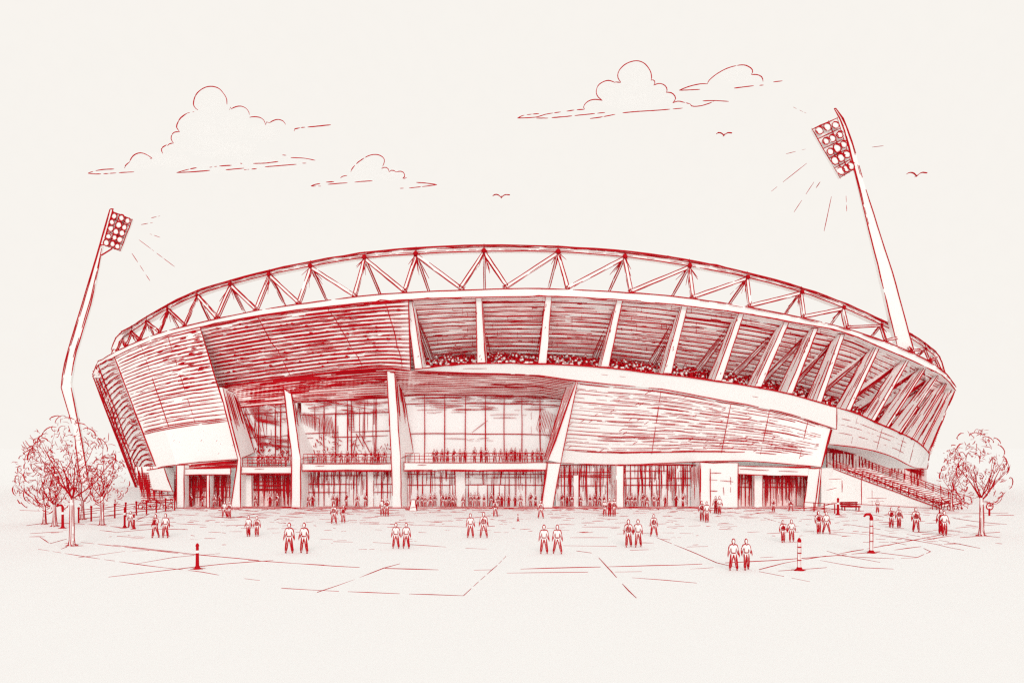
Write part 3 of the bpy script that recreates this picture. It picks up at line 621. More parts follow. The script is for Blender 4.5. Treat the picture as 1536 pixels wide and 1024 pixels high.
# ------------- concourse and outside stair at the right end
m = MB(); X = xs(1240, 1386, 30); T = [R(x, B3(x) - 1, -9) for x in X]; Bt = [R(x, 707 if x < 1330 else 707 + (x - 1330) * .55, -9) for x in X]
m.strip(T, Bt, B_)
for i in range(9): m.ink(row(T, Bt, .03 + i * .035), px(2.2, 95), gap=.05)
for i in range(120):
    q = rnd.randrange(30); v = rnd.random() ** 1.5 * .6; m.ink([T[q].lerp(Bt[q], v), T[max(q - rnd.choice((0, 0, 1)), 0)].lerp(Bt[q], min(1, v + rnd.uniform(.2, .6)))], px(rnd.uniform(1.4, 2.6), 95), gap=.05)
for i in range(9):
    q = 2 + i * 3; m.tube([T[q], Bt[q]], px(3.2, 95), P_ if i % 2 else I_, 4)
m.build('concourse_back_wall', ST)
n0 = V((49.6, 77.0, 0)); n1 = V((41.0, 85.0, 4.4)); fo_ = V((7.6, 7.4, 0))
SC = bpy.data.objects.new('outside_stair', None); COL.objects.link(SC); SC.parent = ST
m = MB(); NSt = 26
for i in range(NSt):
    a = n0.lerp(n1, i / NSt); b = n0.lerp(n1, (i + 1) / NSt); z = b.z
    c = [V((a.x, a.y, 0)), V((b.x, b.y, 0)), V((b.x, b.y, 0)) + fo_, V((a.x, a.y, 0)) + fo_]
    m.prism([p + V((0, 0, max(z - .6, 0.01))) for p in c], [p + V((0, 0, z)) for p in c])
    m.ink([V((a.x, a.y, z)), V((a.x, a.y, z)) + fo_ * .97], px(1.2, 82), gap=.05)
m.build('flight', SC)
m = MB(); w0 = V((n1.x, n1.y, 0)); off = V((-.05, -.06, 0))
wl = V((P(1232, 0, D0 + 2).x, D0 + 2, 0))
m.prism([n0 + off, w0 + off, w0 + off + V((.3, .3, 0)), n0 + V((.3, .3, 0))], [n0 + off + V((0, 0, .02)), w0 + off + V((0, 0, n1.z - .1)), w0 + off + V((.3, .3, n1.z - .1)), n0 + V((.3, .3, .02))])
m.prism([wl, w0 + V((.0, 0, 0)), w0 + V((.2, 2, 0)), wl + V((0, 2, 0))], [wl + V((0, 0, 4.5)), w0 + V((0, 0, 4.5)), w0 + V((.2, 2, 4.5)), wl + V((0, 2, 4.5))])
m.ink([n0 + off, n1 + off], W, gap=.03); m.ink([n0 + off + V((0, 0, .5)), n1 + off + V((0, 0, .45))], W, gap=.05)
m.ink([wl + off, w0 + off, n0 + off], W, gap=.04)
for x0, y0, x1, y1, in ((1292, 715, 1292, 757), (1308, 735, 1308, 758), (1300, 747, 1330, 747), (1263, 720, 1263, 738), (1243, 718, 1262, 718), (1240, 735, 1255, 731), (1302, 752, 1326, 751)):
    d = 82; m.ink([P(x0, y0, d - 3.2), P(x1, y1, d - 3.2)] if x0 > 1290 else [P(x0, y0, D0 + 1.8), P(x1, y1, D0 + 1.8)], WF, gap=.2)
m.build('stair_wall', SC)
for sd, nn in ((V((0, 0, 0)), 14), (fo_, 14)):
    m = MB()
    for f in (.3, .55, .8, 1.05): m.ink([n0 + sd + V((0, 0, f)), n1 + sd + V((0, 0, f))], px(1.6 if f > 1 else 1.1, 82), gap=.05)
    for i in range(nn + 1): p = n0.lerp(n1, i / nn) + sd; m.ink([p, p + V((0, 0, 1.12))], px(1.7, 82), gap=0)
    for i in range(26): p = n0.lerp(n1, rnd.random()) + sd; q = p + (n1 - n0).normalized() * rnd.uniform(.5, 1.5); m.ink([p + V((0, 0, rnd.uniform(.1, .9))), q + V((0, 0, rnd.uniform(.1, .9)))], px(1.1, 82), gap=.1)
    for p in (n0 + sd,): m.ink([p + V((0, 0, 1.05)), p + V((.5, -.5, .95)), p + V((.6, -.6, .02))], px(2, 82), gap=0)
    m.build('handrail', SC)
# closing wall between stair head and the right silhouette
m = MB(); X = xs(1300, 1398, 12); T = [R(min(x, 1390), 700, -11) for x in X]; m.strip(T, [V((p.x, p.y, 0)) for p in T]); m.build('end_wall', ST)
#PART2
# ------------------------------------------------------------------ floodlight towers
def tower(name, label, left, right, d, base_z, panel, rows, cols_, rays, bracket=None, dn=1.6):
    t = thing(name, label, 'floodlight', None or P((left[-1][0] + right[-1][0]) / 2, left[-1][1], d), 'floodlight masts')
    o = t.location.copy(); r = px(1.7, d)
    m = MB()
    Lp = [P(x, y, d) for x, y in left]; Rp = [P(x, y, d) for x, y in right]
    for a, b, a2, b2 in zip(Lp, Rp, Lp[1:], Rp[1:]):
        w0 = V((0, (b - a).length * .35, 0)); w1 = V((0, (b2 - a2).length * .35, 0)); m.prism([a, b, b + w0, a + w0], [a2, b2, b2 + w1, a2 + w1])
    m.ink(Lp, r, gap=.06, jit=.03); m.ink(Rp, r, gap=.12, jit=.03)
    m.ink([a.lerp(b, .82) for a, b in zip(Lp[:4], Rp[:4])], r * .8, gap=.15); m.ink([a.lerp(b, .15) for a, b in zip(Lp[:5], Rp[:5])], r * .8, gap=.2)
    m.ink([Lp[0], Rp[0]], r)
    m.build('mast', t, origin=o).location = (0, 0, 0)
    q = [P(x, y, d - dn) for x, y in panel]                 # TL TR BR BL
    def bl(u, v): return q[0].lerp(q[1], u).lerp(q[3].lerp(q[2], u), v)
    m = MB(); bkv = V((0, .7, 0)); m.prism([p + bkv * .4 for p in q], [p + bkv for p in q])
    for i in range(rows + 1): m.ink([bl(-.02, i / rows) + bkv * .3, bl(1.02, i / rows) + bkv * .3], r * .9, gap=.04)
    for i in range(cols_ + 1): m.ink([bl(i / cols_, -.02) + bkv * .3, bl(i / cols_, 1.02) + bkv * .3], r * .7, gap=.1)
    for y in (.15, .8): c = bl(.5, y); m.tube([c + bkv, V((c.x, d, c.z)) + V((0, .4, 0))], r * 1.4)
    if bracket: m.tube([P(bracket[0][0], bracket[0][1], d), P(bracket[1][0], bracket[1][1], d - dn)], r * 1.2); m.tube([q[3], P(bracket[2][0], bracket[2][1], d)], r)
    m.build('lamp_panel', t, origin=o).location = (0, 0, 0)
    for i in range(rows):
        for j in range(cols_):
            c = bl((j + .5) / cols_ + rnd.uniform(-.03, .03), (i + .5) / rows + rnd.uniform(-.02, .02)) - V((0, .1, 0))
            R0 = min((q[1] - q[0]).length / cols_, (q[3] - q[0]).length / rows) * .46 * rnd.uniform(.85, 1.1)
            ax = (q[1] - q[0]).normalized(); az = (q[0] - q[3]).normalized()
            m = MB(); ring = [c + ax * (R0 * rnd.uniform(.85, .95) * math.cos(w)) + az * (R0 * math.sin(w)) for w in [2 * math.pi * k / 14 for k in range(15)]]
            m.ball(c + V((0, .12, 0)), R0 * .9, P_, 10, 6, (1, .35, 1)); m.ink(ring, r * .95, gap=.04, seg=.4); 
            if rnd.random() < .5: m.ink([p + V((.1, -.05, .08)) for p in ring[:9]], r * .7, gap=.1, seg=.4)
            m.build('lamp', t, origin=o).location = (0, 0, 0)
    for (x0, y0, x1, y1) in rays:
        m = MB(); m.ink([P(x0, y0, d - 3), P(x1, y1, d - 6)], px(.95, d), gap=.22, seg=.9, jit=.01); m.build('light_ray', t, origin=o).location = (0, 0, 0)
    return t
dr = dell(1358, -2.6)
tower('floodlight_mast', 'tall floodlight mast leaning left over the right end of the stadium roof',
      [(1251, 163), (1264, 186), (1270, 210), (1283, 262), (1301, 336), (1317, 400), (1347, 524)], [(1254, 163), (1266, 180), (1281, 220), (1292, 262), (1315, 336), (1336, 400), (1373, 534)], dr, 0,
      [(1219, 193), (1257, 176), (1281, 254), (1261, 266)], 5, 3,
      [(1190, 161, 1209, 170), (1179, 231, 1208, 224), (1157, 287, 1210, 245), (1191, 318, 1221, 273), (1236, 347, 1247, 295), (1269, 294, 1270, 317), (1308, 221, 1325, 219), (1224, 282, 1230, 273)])
tower('floodlight_mast', 'kinked floodlight mast standing behind the trees at the left',
      [(165, 314), (150, 367), (125, 450), (99, 536), (91, 578), (111, 645), (121, 726)], [(170, 313), (154, 372), (138, 450), (112, 536), (105.5, 574), (121, 652), (134, 726)], 130.0, 0,
      [(169, 317), (197.5, 329), (179.5, 376), (154, 367)], 5, 3,
      [(227, 327, 240, 324), (212, 337, 229, 334), (209, 360, 262, 400), (198, 380, 225, 421), (225, 351, 240, 356)], bracket=((152, 383), (168, 373), (150, 368)))
# ------------------------------------------------------------------ clouds
def cloud(label, puffs, lines, d=420):
    c0 = P(sum(p[0] for p in puffs) / len(puffs), sum(p[1] for p in puffs) / len(puffs), d)
    t = thing('cloud', label, 'cloud', c0, 'clouds over the stadium')
    m = MB(); s = d / F
    for x, y, rx, ry in [p for p in puffs if p[3] > 6 or len(puffs) < 4]: m.ball(P(x, y, d + rx * s * .5 + 3), 1, C_, 20, 12, (rx * s, rx * s * .5, ry * s))
    m.build('cloud_body', t, smooth=True, origin=c0).location = (0, 0, 0)
    m = MB()
    for i, (ln, g_) in enumerate(lines):
        pts = smooth_line(ln, 5) if len(ln) > 2 else ln
        dz = rnd.uniform(-1, 2); m.ink([P(x, y, d - dz) for x, y in pts], px(1.45, d), gap=g_, seg=1.6, jit=.04, var=.3)
    m.build('cloud_outline', t, origin=c0).location = (0, 0, 0)
def z4(ox, oy, k, pts): return [(ox + x / k, oy + y / k) for x, y in pts]
za = lambda *p: z4(120, 110, 4, p); zb = lambda *p: z4(450, 180, 4, p); zc = lambda *p: z4(768, 70, 3.692, p)
cloud('big billowing cloud at the upper left above the smaller floodlight mast',
      [(317, 160, 24, 28), (282, 190, 16, 20), (310, 200, 34, 28), (350, 190, 26, 24), (395, 200, 28, 14), (265, 215, 18, 16), (330, 222, 60, 14), (210, 245, 18, 12), (250, 240, 40, 10)],
      [(za((268,570),(275,552),(298,533)),.05), (za((298,533),(308,510),(330,488),(365,478),(402,490),(434,511)),.03), (za((434,511),(420,512)),0), (za((497,482),(489,462),(495,446),(520,430)),.05), (za((525,436),(540,423),(562,420)),.05),
       (za((562,420),(548,398),(550,375),(565,355),(598,352)),.02), (za((598,352),(580,325),(586,300),(605,268),(645,240)),.03), (za((645,240),(685,232)),.2), (za((708,222),(688,205),(681,180),(692,138),(718,106),(752,86),(790,80),(830,90),(860,120),(880,155),(882,188)),.02),
       (za((898,220),(905,203),(910,217)),0), (za((908,215),(932,203),(965,198),(995,210),(1012,230),(1017,250)),.02), (za((1018,265),(1050,262),(1085,268),(1105,285),(1114,310)),.02), (za((1114,310),(1120,294),(1138,298)),0), (za((1138,298),(1160,285),(1190,278),(1220,288),(1235,310)),.02),
       (za((1285,348),(1290,335),(1340,326),(1390,322),(1505,310)),.1), (za((50,602),(100,605),(155,603),(240,597),(325,592)),.12), (za((50,600),(85,588),(140,578),(205,575)),.2)])
cloud('long thin streak of cloud under the big upper left cloud',
      [(320, 252, 46, 3), (400, 246, 55, 4), (440, 240, 28, 3)],
      [(za((580,597),(640,580),(700,567)),.03), (za((778,565),(840,557),(910,553)),.15), (za((580,597),(680,592),(780,583)),.08), (za((875,580),(985,570)),.04), (za((985,580),(1060,573)),.2), (za((1040,542),(1110,540),(1190,530)),.15), (za((1110,562),(1200,555),(1300,547)),.05), (za((1265,507),(1340,510),(1412,523)),.03), (za((1335,540),(1358,540)),0), (za((1215,491),(1238,493)),0), (za((962,541),(974,543)),0)])
cloud('small low cloud with a flat base left of the middle of the sky',
      [(548, 256, 28, 20), (585, 262, 26, 10), (560, 270, 60, 6), (520, 274, 40, 3), (610, 274, 34, 3)],
      [(zb((305,312),(312,295),(330,272)),.05), (zb((338,265),(360,246),(410,216),(462,208),(498,225),(507,250),(490,293)),.04), (zb((490,293),(510,284),(528,292),(535,312)),.02), (zb((535,312),(555,301),(577,313)),.02), (zb((577,313),(605,308),(625,320),(628,340),(615,354),(640,347)),.02), (zb((243,348),(252,340),(283,334)),.05),
       (zb((66,397),(90,388),(122,382)),.05), (zb((66,397),(125,398)),.05), (zb((156,374),(205,371)),.03), (zb((168,387),(225,382),(285,378)),.12), (zb((328,374),(380,369),(435,366)),.12), (zb((698,375),(760,380),(822,389)),.08), (zb((822,389),(740,400),(655,409)),.1), (zb((600,411),(622,410)),0)])
cloud('big billowing cloud with three round tops right of the middle',
      [(953, 118, 25, 24), (910, 140, 22, 20), (985, 140, 16, 16), (950, 145, 50, 18), (1000, 150, 14, 10), (885, 158, 14, 8), (940, 163, 70, 5), (830, 173, 40, 3)],
      [(zc((30,397),(70,380),(150,372)),.1), (zc((30,397),(130,392),(190,375),(270,363)),.1), (zc((135,397),(200,397)),.05), (zc((220,395),(300,388),(380,380),(515,366)),.15), (zc((302,359),(350,352),(402,348)),.1), (zc((402,348),(396,335),(410,312),(440,296),(470,294),(500,300)),.02), (zc((500,300),(475,278),(466,250),(478,215),(510,194),(540,189),(572,201)),.02), (zc((572,197),(602,200)),.1),
       (zc((602,198),(587,175),(588,145),(610,112),(650,88),(695,80),(735,96),(765,135),(773,170),(770,188)),.03), (zc((768,188),(785,186),(792,200),(784,215)),0), (zc((784,215),(815,205),(845,215),(858,235),(856,256)),.02), (zc((852,254),(880,256),(900,272),(905,292),(890,313)),.02), (zc((890,313),(920,303),(960,312),(985,318)),.04), (zc((985,318),(1000,332),(1050,328),(1100,312),(1120,302)),.05), (zc((1055,302),(1120,300),(1200,305)),.04),
       (zc((432,400),(500,390),(572,376)),.03), (zc((612,368),(700,360),(800,354),(945,342)),.12)])
cloud('low rounded cloud at the upper right near the tall leaning mast',
      [(1105, 112, 28, 12), (1125, 116, 18, 10), (1075, 122, 40, 6), (1100, 127, 60, 4)],
      [(zc((926,243),(980,222),(1040,208),(1082,208)),.02), (zc((926,243),(985,241),(1042,238)),.08), (zc((1082,208),(1090,190),(1130,155),(1190,122),(1250,105),(1290,104),(1325,122),(1332,142),(1325,156)),.02), (zc((1325,156),(1360,157),(1385,172),(1390,195)),.02), (zc((1230,231),(1280,225),(1338,218)),.04), (zc((1370,216),(1392,214)),0), (zc((1447,197),(1497,191)),0)])
# ------------------------------------------------------------------ birds
for (x, y, w_, lab) in ((752, 294, 25, 'small red bird gliding above the middle of the roof ring'), (1086, 201, 23, 'small red bird gliding under the big right hand cloud'), (1375, 262, 30, 'small red bird gliding right of the tall leaning floodlight mast')):
    d = 60; c = P(x, y + 2, d); t = thing('bird', lab, 'bird', c, 'birds in the sky'); s = d / F * w_ / 25
    m = MB(); m.tube([V((0, -.22, 0)), V((0, -.08, .03)), V((0, .1, .02)), V((0, .34, .02))], [.01, .035, .035, .01], I_, 6); m.ball((0, -.22, .03), .03, I_, 6, 4); m.build('bird_body', t)
    for sd in (-1, 1):
        L_ = [(0, 0), (3, 3.4), (7, 5), (10, 4.6), (13, 3 if sd < 0 else 4.4)]; m = MB(); L_ = smooth_line(L_, 3)
        m.strip([V((sd * a * s, -.05, b * s - .05)) for a, b in L_], [V((sd * a * s, .05 * (1 - i / len(L_)) + .01, b * s - .09)) for i, (a, b) in enumerate(L_)], I_)
        m.ink([V((sd * a * s, -.05, b * s - .05)) for a, b in L_], px(1.25, d), gap=0, seg=.2); m.build('wing', t)
# ------------------------------------------------------------------ trees
def tree(base, cc, rx, ry, label, cat='tree', name='plaza_tree', tw=.2, fork=.3, nl=7, dens=1.0, group='trees beside the plaza', seed=1):
    rr = random.Random(seed); b = GR(*base); d = b.y; s = d / F
    t = thing(name, label, cat, b, group); r = px(1.35, d)
    cx = (cc[0] - base[0]) * s; cz = P(cc[0], cc[1], d).z; RX = rx * s; RZ = ry * s; RY = RX * .85
    zf = fork * (cz + RZ)
    m = MB(); pts = [V((0, 0, -.1)), V((0, 0, .15)), V((.02, 0, zf * .5)), V((.0, 0, zf))]
    m.tube(pts, [tw * 1.9, tw * 1.15, tw, tw * .85], P_, 8)
    for a in (math.pi, 0, 1.2 * math.pi, 1.55 * math.pi, 1.8 * math.pi, .5 * math.pi):
        k = 1.0 if a in (math.pi, 0) else .7
        m.ink([p + V((math.cos(a) * q, math.sin(a) * q, 0)) for p, q in zip(pts, [tw * 1.9, tw * 1.15, tw, tw * .85])], r * k, gap=.05 if k == 1 else .25, jit=.01)
    for i in range(6): a = i / 6 * 6.28; m.tube([V((0, 0, .12)), V((math.cos(a) * tw * 3, math.sin(a) * tw * 3, .01))], [tw * .5, tw * .12], I_)
    m.build('trunk', t)
    m = MB()
    def inside(p): return ((p.x - cx) / RX) ** 2 + (p.y / RY) ** 2 + ((p.z - cz) / RZ) ** 2
    tips = []
    def grow(p, dr, L, rad, lv):
        q = [p]; dd = dr.copy()
        for i in range(4):
            dd = (dd + V((rr.gauss(0, .16), rr.gauss(0, .16), .09))).normalized(); nx = q[-1] + dd * L / 4
            if inside(nx) > .88: break
            q.append(nx)
        if len(q) > 1: m.tube(q, [rad * (1 - .55 * i / (len(q) - 1)) for i in range(len(q))], I_, 5)
        tips.append(q[-1])
        if lv < 2 and len(q) > 2:
            for i in range(rr.choice((1, 2, 2, 3))):
                k = rr.randrange(1, len(q)); a = rr.uniform(0, 6.28)
                nd = (dd + V((math.cos(a), math.sin(a), .25)) * rr.uniform(.5, .95)).normalized(); grow(q[k], nd, L * rr.uniform(.5, .75), rad * .55, lv + 1)
    for i in range(nl):
        a = 6.28 * i / nl + rr.uniform(-.3, .3); sp = rr.uniform(.35, 1.0)
        grow(V((0, 0, zf - .25 + .15 * (i % 3))), V((math.cos(a) * sp, math.sin(a) * sp, 1.0)).normalized(), (cz + RZ - zf) * rr.uniform(.4, .78), tw * .33, 0)
    m.build('branches', t)
    m = MB()                                                # leaf clumps: scalloped edges, curls and single leaves
    def at(u, v, k=1.0): return V((cx + RX * k * math.cos(v) * math.cos(u), RY * k * math.cos(v) * math.sin(u), cz + RZ * k * math.sin(v)))
    for pln in (0, .5, 1.05, 1.6, 2.1, 2.65):
        n_ = int((20 if pln == 0 else 3.2) * dens ** .5)
        for i in range(n_):
            w = 6.28 * (i + rr.uniform(-.25, .25)) / n_ if pln == 0 else rr.uniform(0, 6.28)
            if math.sin(w) < -.8 and abs(math.cos(w)) < .45: continue
            kk = rr.uniform(.84, 1.0) * (1 + .10 * math.sin(3 * w + seed) + .07 * math.sin(5 * w + 2 * seed)); c = V((cx + RX * kk * math.cos(w) * math.cos(pln), RY * kk * math.cos(w) * math.sin(pln), cz + RZ * kk * math.sin(w)))
            out = (c - V((cx, 0, cz))).normalized(); tan = V((-math.sin(w) * math.cos(pln), -math.sin(w) * math.sin(pln), math.cos(w)))
            R0 = (RX + RZ) * .5 * (rr.uniform(.11, .19) if pln == 0 else rr.uniform(.12, .2))
            a0 = rr.uniform(-1.5, -1.0); a1 = rr.uniform(.7, 1.6)
            arc = [c + out * R0 * .55 * (math.cos(a) - .5) + tan * R0 * math.sin(a) + V((0, rr.uniform(-.03, .03), 0)) for a in [a0 + (a1 - a0) * q / 7 for q in range(8)]]
            if rr.random() < .5: arc += [arc[-1] - tan * R0 * .3 - out * R0 * .15]
            if rr.random() < (1.0 if pln == 0 else .85): m.ink(arc, r * (rr.uniform(1.0, 1.25) if pln == 0 else rr.uniform(.6, .9)), gap=.03, seg=.25)
    for i in range(int(190 * dens)):
        u = rr.uniform(0, 6.28); v = rr.uniform(-1.2, 1.5); p = at(u, v, rr.random() ** .4)
        q = V((rr.gauss(0, .15), rr.gauss(0, .12), abs(rr.gauss(.06, .12)))); m.ink([p, p + q, p + q * 1.6 + V((0, 0, rr.uniform(-.15, .15)))], r * rr.uniform(.45, .8), gap=0, seg=.15)
    for i in range(int(14 * dens)):
        p = rr.choice(tips); L_ = rr.uniform(.12, .34); a = rr.uniform(0, 6.28)
        m.ink([p + V((math.cos(a + k) * L_, rr.uniform(-.1, .1), math.sin(a + k) * L_)) for k in (0, .9, 1.8, 2.7, 3.6)], r * .75, gap=.05, seg=.12)
    for i in range(int(40 * dens)):                          # leaves
        u = rr.uniform(0, 6.28); v = rr.uniform(-1.2, 1.5); p = at(u, v, .35 + .6 * rr.random()); a = V((rr.gauss(0, 1), rr.gauss(0, 1), rr.gauss(0, 1))).normalized() * .13; bb = a.cross(V((rr.random(), rr.random(), rr.random()))).normalized() * .05
        m.poly([p - a, p + bb, p + a, p - bb], I_)
    m.build('crown', t)
tree((108, 818), (104, 700), 70, 71, 'large round plaza tree with forked trunk, in front of the left mast', fork=.38, tw=.15, nl=8, dens=1.5, seed=3)
tree((67, 786), (56, 718), 33, 54, 'leafy tree at the far left end of the tree group', fork=.22, tw=.11, nl=6, dens=1.1, seed=4)
tree((82, 789), (86, 735), 24, 36, 'small thick trunked tree just left of the large round tree', fork=.36, tw=.14, nl=6, dens=.7, seed=5)
tree((124, 779), (136, 728), 25, 33, 'small slim tree just right of the large round tree trunk', fork=.34, tw=.13, nl=6, dens=.6, seed=6)
tree((153, 787), (163, 722), 31, 42, 'slim tree beside the rail fence, nearest the slatted left flank', fork=.4, tw=.13, nl=6, dens=.8, seed=7)
tree((1472, 803), (1470, 708), 43, 63, 'tall oval tree standing alone at the far right edge of the plaza', fork=.36, tw=.15, nl=7, dens=1.0, seed=8)
tree((1427, 766), (1430, 716), 21, 44, 'narrow tree half hidden behind the foot of the outside stair', fork=.3, tw=.11, nl=5, dens=.7, seed=9)
# ------------------------------------------------------------------ posts, fence, bench, barrier, sign
def lathe(m, prof, mt, seg=10):
    n = len(m.v); k = len(prof)
    for rad, z in prof:
        for j in range(seg): w = 6.283 * j / seg; m.v.append((rad * math.cos(w), rad * math.sin(w), z))
    for i in range(k - 1):
        for j in range(seg): j2 = (j + 1) % seg; m.f.append((n+i*seg+j, n+i*seg+j2, n+(i+1)*seg+j2, n+(i+1)*seg+j)); m.m.append(mt)
    m.f.append(tuple(range(n + (k-1)*seg, n + k*seg))); m.m.append(mt)
def bollard(base, top, label, w=.09, white=True, hook=0, group='bollards on the plaza', name='bollard'):
    b = GR(*base); d = b.y; h = (base[1] - top) * d / F; t = thing(name, label, 'bollard' if name == 'bollard' else 'lamp post', b, group); r = px(1.3, d)
    m = MB(); lathe(m, [(w * 2.1, 0), (w * 2.1, .05), (w * 1.5, .08), (w * 1.3, .16), (w, .2)], I_); 
    for k in range(5): a = rnd.uniform(-.6, .6); m.ink([V((-w * 4 * rnd.random(), a * .3, .02)), V((w * 4 * rnd.random(), a * .3, .02))], r, gap=.05)
    m.build('base_flange', t)
    m = MB(); lathe(m, [(w, .18), (w * .9, h * .5), (w * .78, h * .86)], P_ if white else I_)
    if white:
        for a in (math.pi, 0, 1.5 * math.pi): m.ink([V((math.cos(a) * w, math.sin(a) * w, .18)), V((math.cos(a) * w * .78, math.sin(a) * w * .78, h * .86))], r * (1 if a != 1.5 * math.pi else .5), gap=.08, jit=.005)
        for z in (.3, .52, .7): lathe(m, [(w * 1.02, h * z), (w * 1.1, h * z + .02), (w * .98, h * z + .06)], I_)
    else: lathe(m, [(w * .92, h * .62), (w * .9, h * .72)], P_)
    m.build('post', t)
    m = MB(); lathe(m, [(w * .8, h * .86), (w * 1.0, h * .88), (w * .95, h * .93), (w * .5, h * .985), (w * .1, h)], I_); m.build('cap', t)
    if hook:
        m = MB(); m.tube([V((0, 0, h * .95)), V((hook * .1, 0, h * 1.02)), V((hook * .34, 0, h * 1.02)), V((hook * .5, 0, h * .96))], [.1, .1, .09, .06], I_, 6); m.build('lamp_head', t)
bollard((296, 853), 814, 'dark red bollard with a pale stripe on the left of the plaza', w=.1, white=False)
bollard((1199, 855), 806, 'white banded bollard with red edges beside the pair in the right foreground', w=.115)
bollard((1307, 829), 772, 'tall white lamp post with a hooked red head on the right of the plaza', w=.12, hook=-1, group='lamp posts', name='lamp_post')
bollard((94, 792), 758, 'short dark lamp post with a hooked head under the left trees', w=.11, white=False, hook=-1, group='lamp posts', name='lamp_post')
bollard((187, 791), 760, 'dark red bollard at the near end of the rail fence', w=.09, white=False)
bollard((1257, 772), 746, 'dark red post at the end of the queue barrier by the right pier', w=.13, white=False)
bollard((201, 793), 770, 'slim red bollard beside the person by the rail fence', w=.08, white=False)
bollard((777, 781), 770, 'tiny red stub post on the paving before the hall', w=.05, white=False)
# rail fence
f0 = GR(118, 784); f1 = GR(262, 765); FE = thing('rail_fence', 'low red rail fence running from the left trees to the side annex', 'fence', f0)
dv = f1 - f0
m = MB()
for z in (.35, .75, 1.2): m.ink([dv * (i / 12) + V((0, 0, z)) for i in range(13)], px(1.4, 68), gap=.06, jit=.03)
m.ink([dv * (i / 12) + V((0, .3, 1.0)) for i in range(13)], px(1.0, 68), gap=.2, jit=.05)
m.build('rail', FE)
for i in range(10): m = MB(); p = dv * (i / 9); m.tube([p, p + V((0, 0, 1.35))], px(2.4, 68), I_, 6); m.ball(p + V((0, 0, 1.38)), .13, I_, 6, 4); m.build('fence_post', FE)
for hx0, hx1, hy, hh, lab in ((204, 262, 763, 14, 'low scrubby hedge in front of the side annex at the left'), (1396, 1446, 764, 12, 'low scrubby bush around the foot of the outside stair')):
    b = GR((hx0 + hx1) / 2, hy); t = thing('hedge', lab, 'hedge', b, 'low hedges by the stadium'); d = b.y; s_ = d / F; hw = (hx1 - hx0) / 2 * s_; m = MB()
    for i in range(60):
        c = V((rnd.uniform(-hw, hw), rnd.uniform(-.6, .6), rnd.uniform(.05, hh * s_ * .9))); r0 = rnd.uniform(.12, .3); a0 = rnd.uniform(-.5, 1)
        m.ink([c + V((r0 * math.cos(a0 + k * .6), rnd.uniform(-.05, .05), r0 * math.sin(a0 + k * .6))) for k in range(5)], px(1.1, d), gap=.05, seg=.15)
    m.build('foliage', t); m = MB()
    for i in range(9): x = -hw + 2 * hw * (i + .5) / 9; m.tube([V((x, 0, 0)), V((x + rnd.uniform(-.2, .2), 0, hh * s_ * .7))], [.05, .025], I_)
    m.build('stem', t)
b = GR(1276, 765); t = thing('bench', 'red slatted bench standing by the plain wall under the stair', 'bench', b); r = px(1.5, b.y)
m = MB(); 
for y in (-.25, 0, .25): m.bar(V((-1, y, .45)), V((1, y, .45)), .12, r, I_, ends=False)
m.build('seat', t); m = MB()
for z in (.65, .85): m.bar(V((-1, .4, z)), V((1, .4, z)), .09, r, I_, ends=False)
m.build('backrest', t)
for x in (-.8, .8):
    for y in (-.25, .38): m = MB(); m.tube([V((x, y, 0)), V((x, y, .45 if y < 0 else .95))], .07, I_, 5); m.build('leg', t)
b = GR(1206, 766); t = thing('queue_barrier', 'low red rail barrier before the raking pier at the right doors', 'barrier', b); e = GR(1252, 770) - b
m = MB()
for z in (.5, 1.0): m.ink([V((0, 0, z)), e + V((0, 0, z))], px(1.6, 72), gap=.02)
m.build('rail', t)
for i in range(4): m = MB(); p = e * (i / 3); m.tube([p, p + V((0, 0, 1.05))], px(1.8, 72), I_, 5); m.build('leg', t)
b = GR(1484, 773); t = thing('round_sign', 'round sign on a short post right of the far right tree', 'sign', b); m = MB(); m.tube([V((0, 0, 0)), V((0, 0, .75))], .1, I_, 6); m.build('post', t)
m = MB(); R0 = .36
fr = [V((R0 * math.cos(a), -.05, .98 + R0 * math.sin(a))) for a in [6.283 * i / 16 for i in range(16)]]; m.prism(fr, [p + V((0, .08, 0)) for p in fr]); m.ink(fr + [fr[0]], px(1.6, b.y), gap=0, seg=.12); m.ink([V((-.15, -.08, .95)), V((.02, -.08, 1.1)), V((.15, -.08, .92))], px(1.2, b.y), gap=0, seg=.1); m.build('sign_disc', t)
b = GR(620, 765.5); t = thing('a_board', 'folding sign board standing before the third hall pier', 'sign', b); r = px(1.4, b.y)
for sd in (-1, 1):
    m = MB(); a = [V((-.42, sd * .3, 0)), V((.42, sd * .3, 0)), V((.42, sd * .34, 0)), V((-.42, sd * .34, 0))]; c = [V((-.2, sd * .02, 1.25)), V((.2, sd * .02, 1.25)), V((.2, sd * .06, 1.25)), V((-.2, sd * .06, 1.25))]
    m.block(a, c, r, gap=.0); m.ink([V((-.3, sd * .25, .35)), V((.3, sd * .25, .4))], r * .8, gap=0); m.build('board', t)
